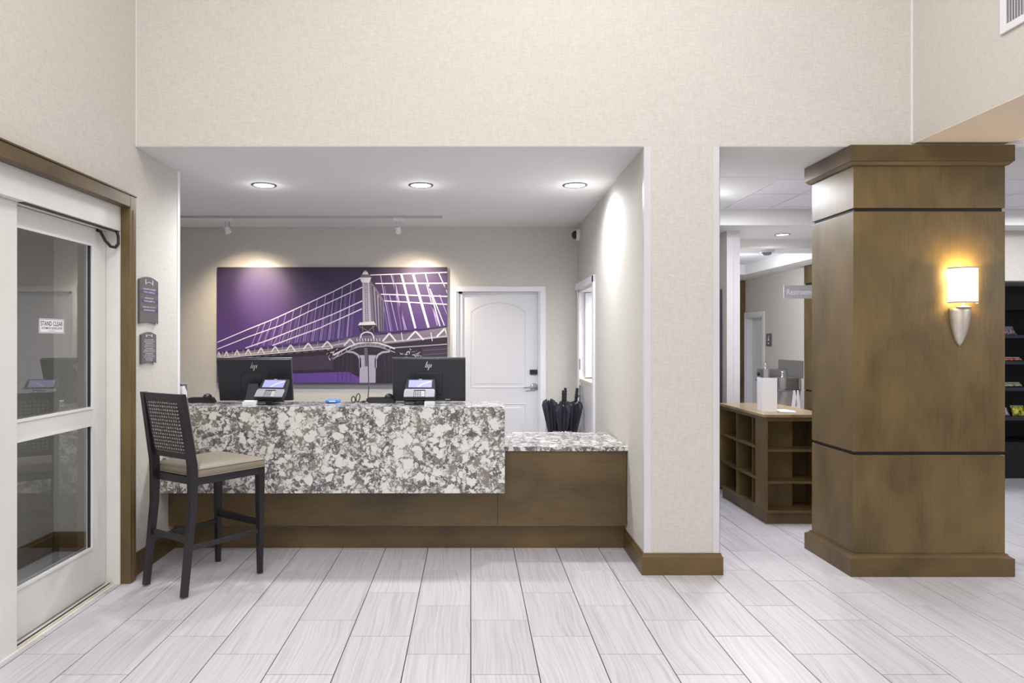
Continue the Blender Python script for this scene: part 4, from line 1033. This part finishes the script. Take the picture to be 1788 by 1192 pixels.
# ------------------------------------------------------------------ maple cabinet behind
cb = thing('display_cabinet', (2.6, 6.15, 0), 'brown maple open-shelf island cabinet with cubbyholes', 'cabinet')
cx0, cx1, cy0, cy1 = 2.375, 2.865, 5.67, 6.70
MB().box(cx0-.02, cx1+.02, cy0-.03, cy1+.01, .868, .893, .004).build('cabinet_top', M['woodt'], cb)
b = MB(); b.box(cx0+.025, cx1, cy0+.035, cy1, .001, .095); b.box(cx0, cx1, cy0, cy1, .095, .115); b.build('plinth', M['woodd'], cb)
b = MB()
b.box(cx0, cx0+.022, cy0, cy0+.175, .115, .868); b.box(cx0+.022, cx1, cy0+.30, cy0+.32, .115, .868); b.box(cx0, cx1, cy1-.02, cy1, .115, .868); b.box(cx1-.02, cx1, cy0, cy0+.30, .115, .868); b.box(cx1-.02, cx1, cy0+.32, cy1-.02, .115, .868)
b.box(cx0+.022, cx1-.02, cy0+.006, cy0+.02, .835, .868); b.box(cx0, cx0+.02, cy0+.175, cy1-.02, .84, .868)
b.build('carcass', M['woodd'], cb)
b = MB(); b.box(cx0, cx0+.30, cy0+.60, cy0+.62, .115, .84); b.box(cx0+.30, cx0+.312, cy0+.32, cy1-.02, .115, .868); b.box(cx0, cx0+.30, cy0+.175, cy0+.195, .115, .84); b.build('divider', M['woodz'], cb)
for z in (.35, .608):
    MB().box(cx0+.022, cx1-.02, cy0+.004, cy0+.30, z-.02, z, .001).build('shelf', M['woodx'], cb)
    MB().box(cx0+.002, cx0+.30, cy0+.195, cy0+.60, z-.02, z, .001).build('shelf', M['woody'], cb)
    MB().box(cx0+.002, cx0+.30, cy0+.62, cy1-.02, z-.02, z, .001).build('shelf', M['woody'], cb)
t = thing('brochure_stand', (2.55, 5.95, .893), 'white folded leaflet standing on the maple cabinet', 'leaflet')
z0, z1 = .8935, 1.175
def leafp(xa, ya, xb, yb): 
    m = MB(); d = Vector((xb-xa, yb-ya)).normalized(); n_ = Vector((-d.y, d.x))*.0012; m.prism([(xa+n_.x, ya+n_.y), (xb+n_.x, yb+n_.y), (xb-n_.x, yb-n_.y), (xa-n_.x, ya-n_.y)], lambda a, c, d_: (a, c, d_), z0, z1); return m
leafp(xx(1331, 5.88), 5.88, xx(1357, 5.84), 5.84).build('front_leaf', M['paper'], t); leafp(xx(1322, 6.02), 6.02, xx(1331, 5.88)-.001, 5.883).build('side_leaf', M['paper'], t)
for k, (a, c, r) in enumerate(((1358, 5.98, .2), (1366, 5.88, -.3))):
    o = MB().box(-.05, .07, -.07, .06, 0, .0012).build('paper_sheet', M['paper']); o.location = (xx(a, c)+.03, c, .8935+.0013*k); o.rotation_euler = (0, 0, r)
    tag(o, ['loose white sheet lying behind the folded leaflet', 'loose white sheet nearest the column on the cabinet'][k], 'paper', 'papers on the cabinet')

# dark tall shelf in the passage
t = thing('dark_shelf', (2.38, 7.2, 0), 'dark narrow shelving partly hidden behind the pillar', 'shelving')
b = MB(); b.box(2.20, 2.22, 7.05, 7.5, 0.001, 2.0); b.box(2.50, 2.52, 7.05, 7.5, 0.001, 2.0); b.box(2.22, 2.5, 7.48, 7.5, 0.001, 2.0); b.box(2.22, 2.5, 7.05, 7.48, 1.98, 2.0); b.build('frame', M['shelfl'], t)
for z in (.1, .6, 1.08, 1.32, 1.65): MB().box(2.22, 2.5, 7.05, 7.48, z, z+.02).build('shelf', M['shelfl'], t)

# ------------------------------------------------------------------ corridor: sign, plaque, fountains, detector
t = thing('restrooms_sign', (4.3, 8.91, 1.95), 'silver Restrooms blade sign beside the distant column', 'sign')
SZ = 8.75; sx0, sx1, sz0, sz1 = xx(1368.5, SZ), 4.50, hh(521, SZ), hh(498, SZ)
MB().box(sx0, sx1, SZ, SZ+.012, sz0, sz1, .001).build('panel', M['signg'], t)
MB().box(sx1-.03, sx1+.02, SZ+.0125, 8.918, sz0+.03, sz1-.03).build('bracket', M['steel'], t)
b = MB(); b.text('Restrooms', .33, .068, lambda u, v: (sx0+.205+u, SZ-.001, (sz0+sz1)/2+v)); b.build('lettering', M['paper'], t)
t = thing('restroom_plaque', (4.495, 10.6, 1.5), 'small dark restroom symbol plaque right of the corridor door', 'sign')
pz0, pz1 = hh(604, 10.6), hh(582, 10.6)
MB().box(4.487, 4.4995, 10.50, 10.68, pz0, pz1, .002).build('plate', M['plaque'], t)
b = MB(); b.lathe([(.001, 0), (.013, 0), (.013, -.001), (.001, -.001)], (4.4865, 10.59, pz1-.045), 12, 'x'); b.prism([(-.03, -.10), (.03, -.10), (.012, -.055), (-.012, -.055)], lambda a, c, d: (d, 10.59+a, pz1-.01+c), 4.4855, 4.4865); b.box(4.4855, 4.4865, 10.57, 10.61, pz0+.03, pz0+.05); b.build('symbol', M['paper'], t)
def fountain(x0, y0, y1, z0, z1, label):
    t = thing('drinking_fountain', (4.4, (y0+y1)/2, z0), label, 'drinking fountain', 'steel drinking fountains')
    yc = (y0+y1)/2; r = (y1-y0)/2
    prof = [(4.4865, y0), (x0+.08, y0), (x0+.02, y0+.03), (x0, y0+.09), (x0, y1-.09), (x0+.02, y1-.03), (x0+.08, y1), (4.4865, y1)]
    m = MB(); m.prism(prof, lambda a, c, d: (a, c, d), z0, z1); bmesh.ops.bevel(m.bm, geom=list(m.bm.edges), offset=.006, segments=2, affect='EDGES'); m.build('basin', M['steel'], t)
    m = MB(); m.box(x0+.0, 4.4865, y0+.02, y1-.02, z0-.035, z0-.001, .01); m.build('apron', M['grey'], t)
    m = MB(); m.lathe([(.028, 0), (.028, .01), (.016, .016), (.016, .05), (.024, .058), (.020, .085), (.001, .095)], (x0+.10, yc, z1+.0005), 14); m.build('bubbler', M['chrome'], t)
    m = MB(); m.lathe([(.001, 0), (.025, 0), (.025, -.012), (.001, -.012)], (x0-.0005, yc, (z0+z1)/2), 14, 'x'); m.build('push_button', M['rubber'], t)
    return t
fountain(4.15, 9.98, 10.28, .93, 1.075, 'higher steel drinking fountain nearer the restroom door')
fountain(4.20, 9.56, 9.84, .82, .975, 'lower steel drinking fountain nearer the column')
o = MB().box(4.488, 4.4995, 9.50, 10.26, .98, 1.21, .002).build('steel_splashback', M['steel'], origin='auto'); tag(o, 'dark reflective steel panel on wall above the fountains', 'wall panel')
t = thing('floor_sign', (4.28, 9.25, 0), 'pale folding A-frame floor sign below the fountains', 'floor sign')
for s_ in (-1, 1):
    m = MB(); m.prism([(-.01, .83), (.03, .83), (.13, .001), (.09, .001)], lambda a, c, d: (4.28+s_*a, d, c), 9.24, 9.26); m.build('leg', M['white'], t)
MB().box(4.22, 4.34, 9.2605, 9.27, .45, .62).build('cross_panel', M['white'], t)
t = thing('smoke_detector', (xx(1339, 7.72), 7.72, HC), 'white smoke detector on the corridor ceiling', 'smoke detector')
b = MB(); b.lathe([(.001, -.0005), (.075, -.0005), (.075, -.012), (.05, -.018), (.001, -.018)], (xx(1339, 7.72), 7.72, HC), 22); b.build('base', M['white'], t)
b = MB(); b.lathe([(.05, -.018), (.046, -.04), (.03, -.048), (.001, -.05)], (xx(1339, 7.72), 7.72, HC), 22); b.build('chamber', M['grey'], t)

# ------------------------------------------------------------------ snack market shelving
t = thing('snack_shelving', (6.2, 7.8, 0), 'black snack shelving right of the big column', 'shelving')
SY = 7.58; mx0, mx1 = 5.35, 8.2
b = MB(); b.box(mx0, mx0+.03, SY, 8.1, 0.001, 2.07); b.box(mx1-.03, mx1, SY, 8.1, 0.001, 2.07); b.box(mx0+.03, mx1-.03, 8.07, 8.1, 0.001, 2.07); b.box(mx0+.03, mx1-.03, SY, SY+.02, hh(541, SY), 2.07); b.build('cabinet_frame', M['shelfb'], t)
b = MB(); b.box(mx0+.03, mx1-.03, SY, 8.07, 0.001, hh(772, SY)); b.build('base_cabinet', M['shelfb'], t)
tops = []
for ya_, yb_ in ((584.5, 590), (630.5, 636), (676.5, 682.5), (728.5, 734)):
    z1, z0 = hh(ya_, SY), hh(yb_, SY); tops.append(z1)
    MB().box(mx0+.031, mx1-.031, SY, 8.069, z0, z1, .002).build('shelf', M['shelfl'], t)
def bagmat(name, c1, c2, c3):
    q = NT(name); v = q.noise(q.map((26, 26, 26)), 1, 3, .7); q.l(q.ramp(v, [(.40, c1), (.48, c2), (.58, c3)]), q.b.inputs['Base Color']); q.set(Roughness=.28); return q.m
def bag(px0, px1, top, zs, mat, label, lie=False, name='snack_bag', Z=7.66, slant=0):
    x0, x1 = xx(px0, Z), xx(px1, Z); z0 = tops[zs]+.001; H = top; cxb = (x0+x1)/2; wd = (x1-x0)/2; n = 8
    o = thing(name, (cxb, Z+.05, z0), label, 'snack', 'snack packets on the shelving')
    m = MB(); rings = []
    for k in range(9):
        f = k/8; th = (.03 if not lie else .09)*math.sin(PI*f)**.55+.003; ww_ = wd*(1-.12*math.sin(PI*f))
        rings.append([(cxb+ww_*math.cos(2*PI*j/16)+slant*f, Z+.05+th*math.sin(2*PI*j/16)+.04*f, z0+H*f+.003*math.sin(j*2.1)*(0 < k < 8)) for j in range(16)])
    m.loft(rings); m.build('wrapper', mat, o)
    m = MB(); m.box(cxb-wd*.95+slant, cxb+wd*.95+slant, Z+.088, Z+.092, z0+H-.004, z0+H+.008); m.build('seal', M['silver'], o)
bag(1750, 1783, .085, 0, bagmat('purple_bag', (72, 60, 140), (214, 206, 220), (150, 96, 84)), 'purple and white snack bag on the top shelf', slant=-.02)
bag(1752, 1792, .032, 1, bagmat('red_pack', (170, 62, 40), (206, 92, 52), (232, 200, 180)), 'flat orange-red packet on the second shelf', True)
bag(1752, 1792, .040, 2, bagmat('tan_pack', (120, 112, 70), (180, 170, 120), (214, 208, 190)), 'flat tan packet on the third shelf', True)
bag(1748, 1771, .082, 3, bagmat('red_white_bag', (160, 58, 50), (224, 220, 230), (110, 110, 170)), 'red and white snack bag on the lowest shelf', slant=-.015)
bag(1774, 1798, .105, 3, bagmat('yellow_bag', (70, 72, 30), (196, 190, 60), (224, 218, 96)), 'yellow-green snack bag beside the red and white one')
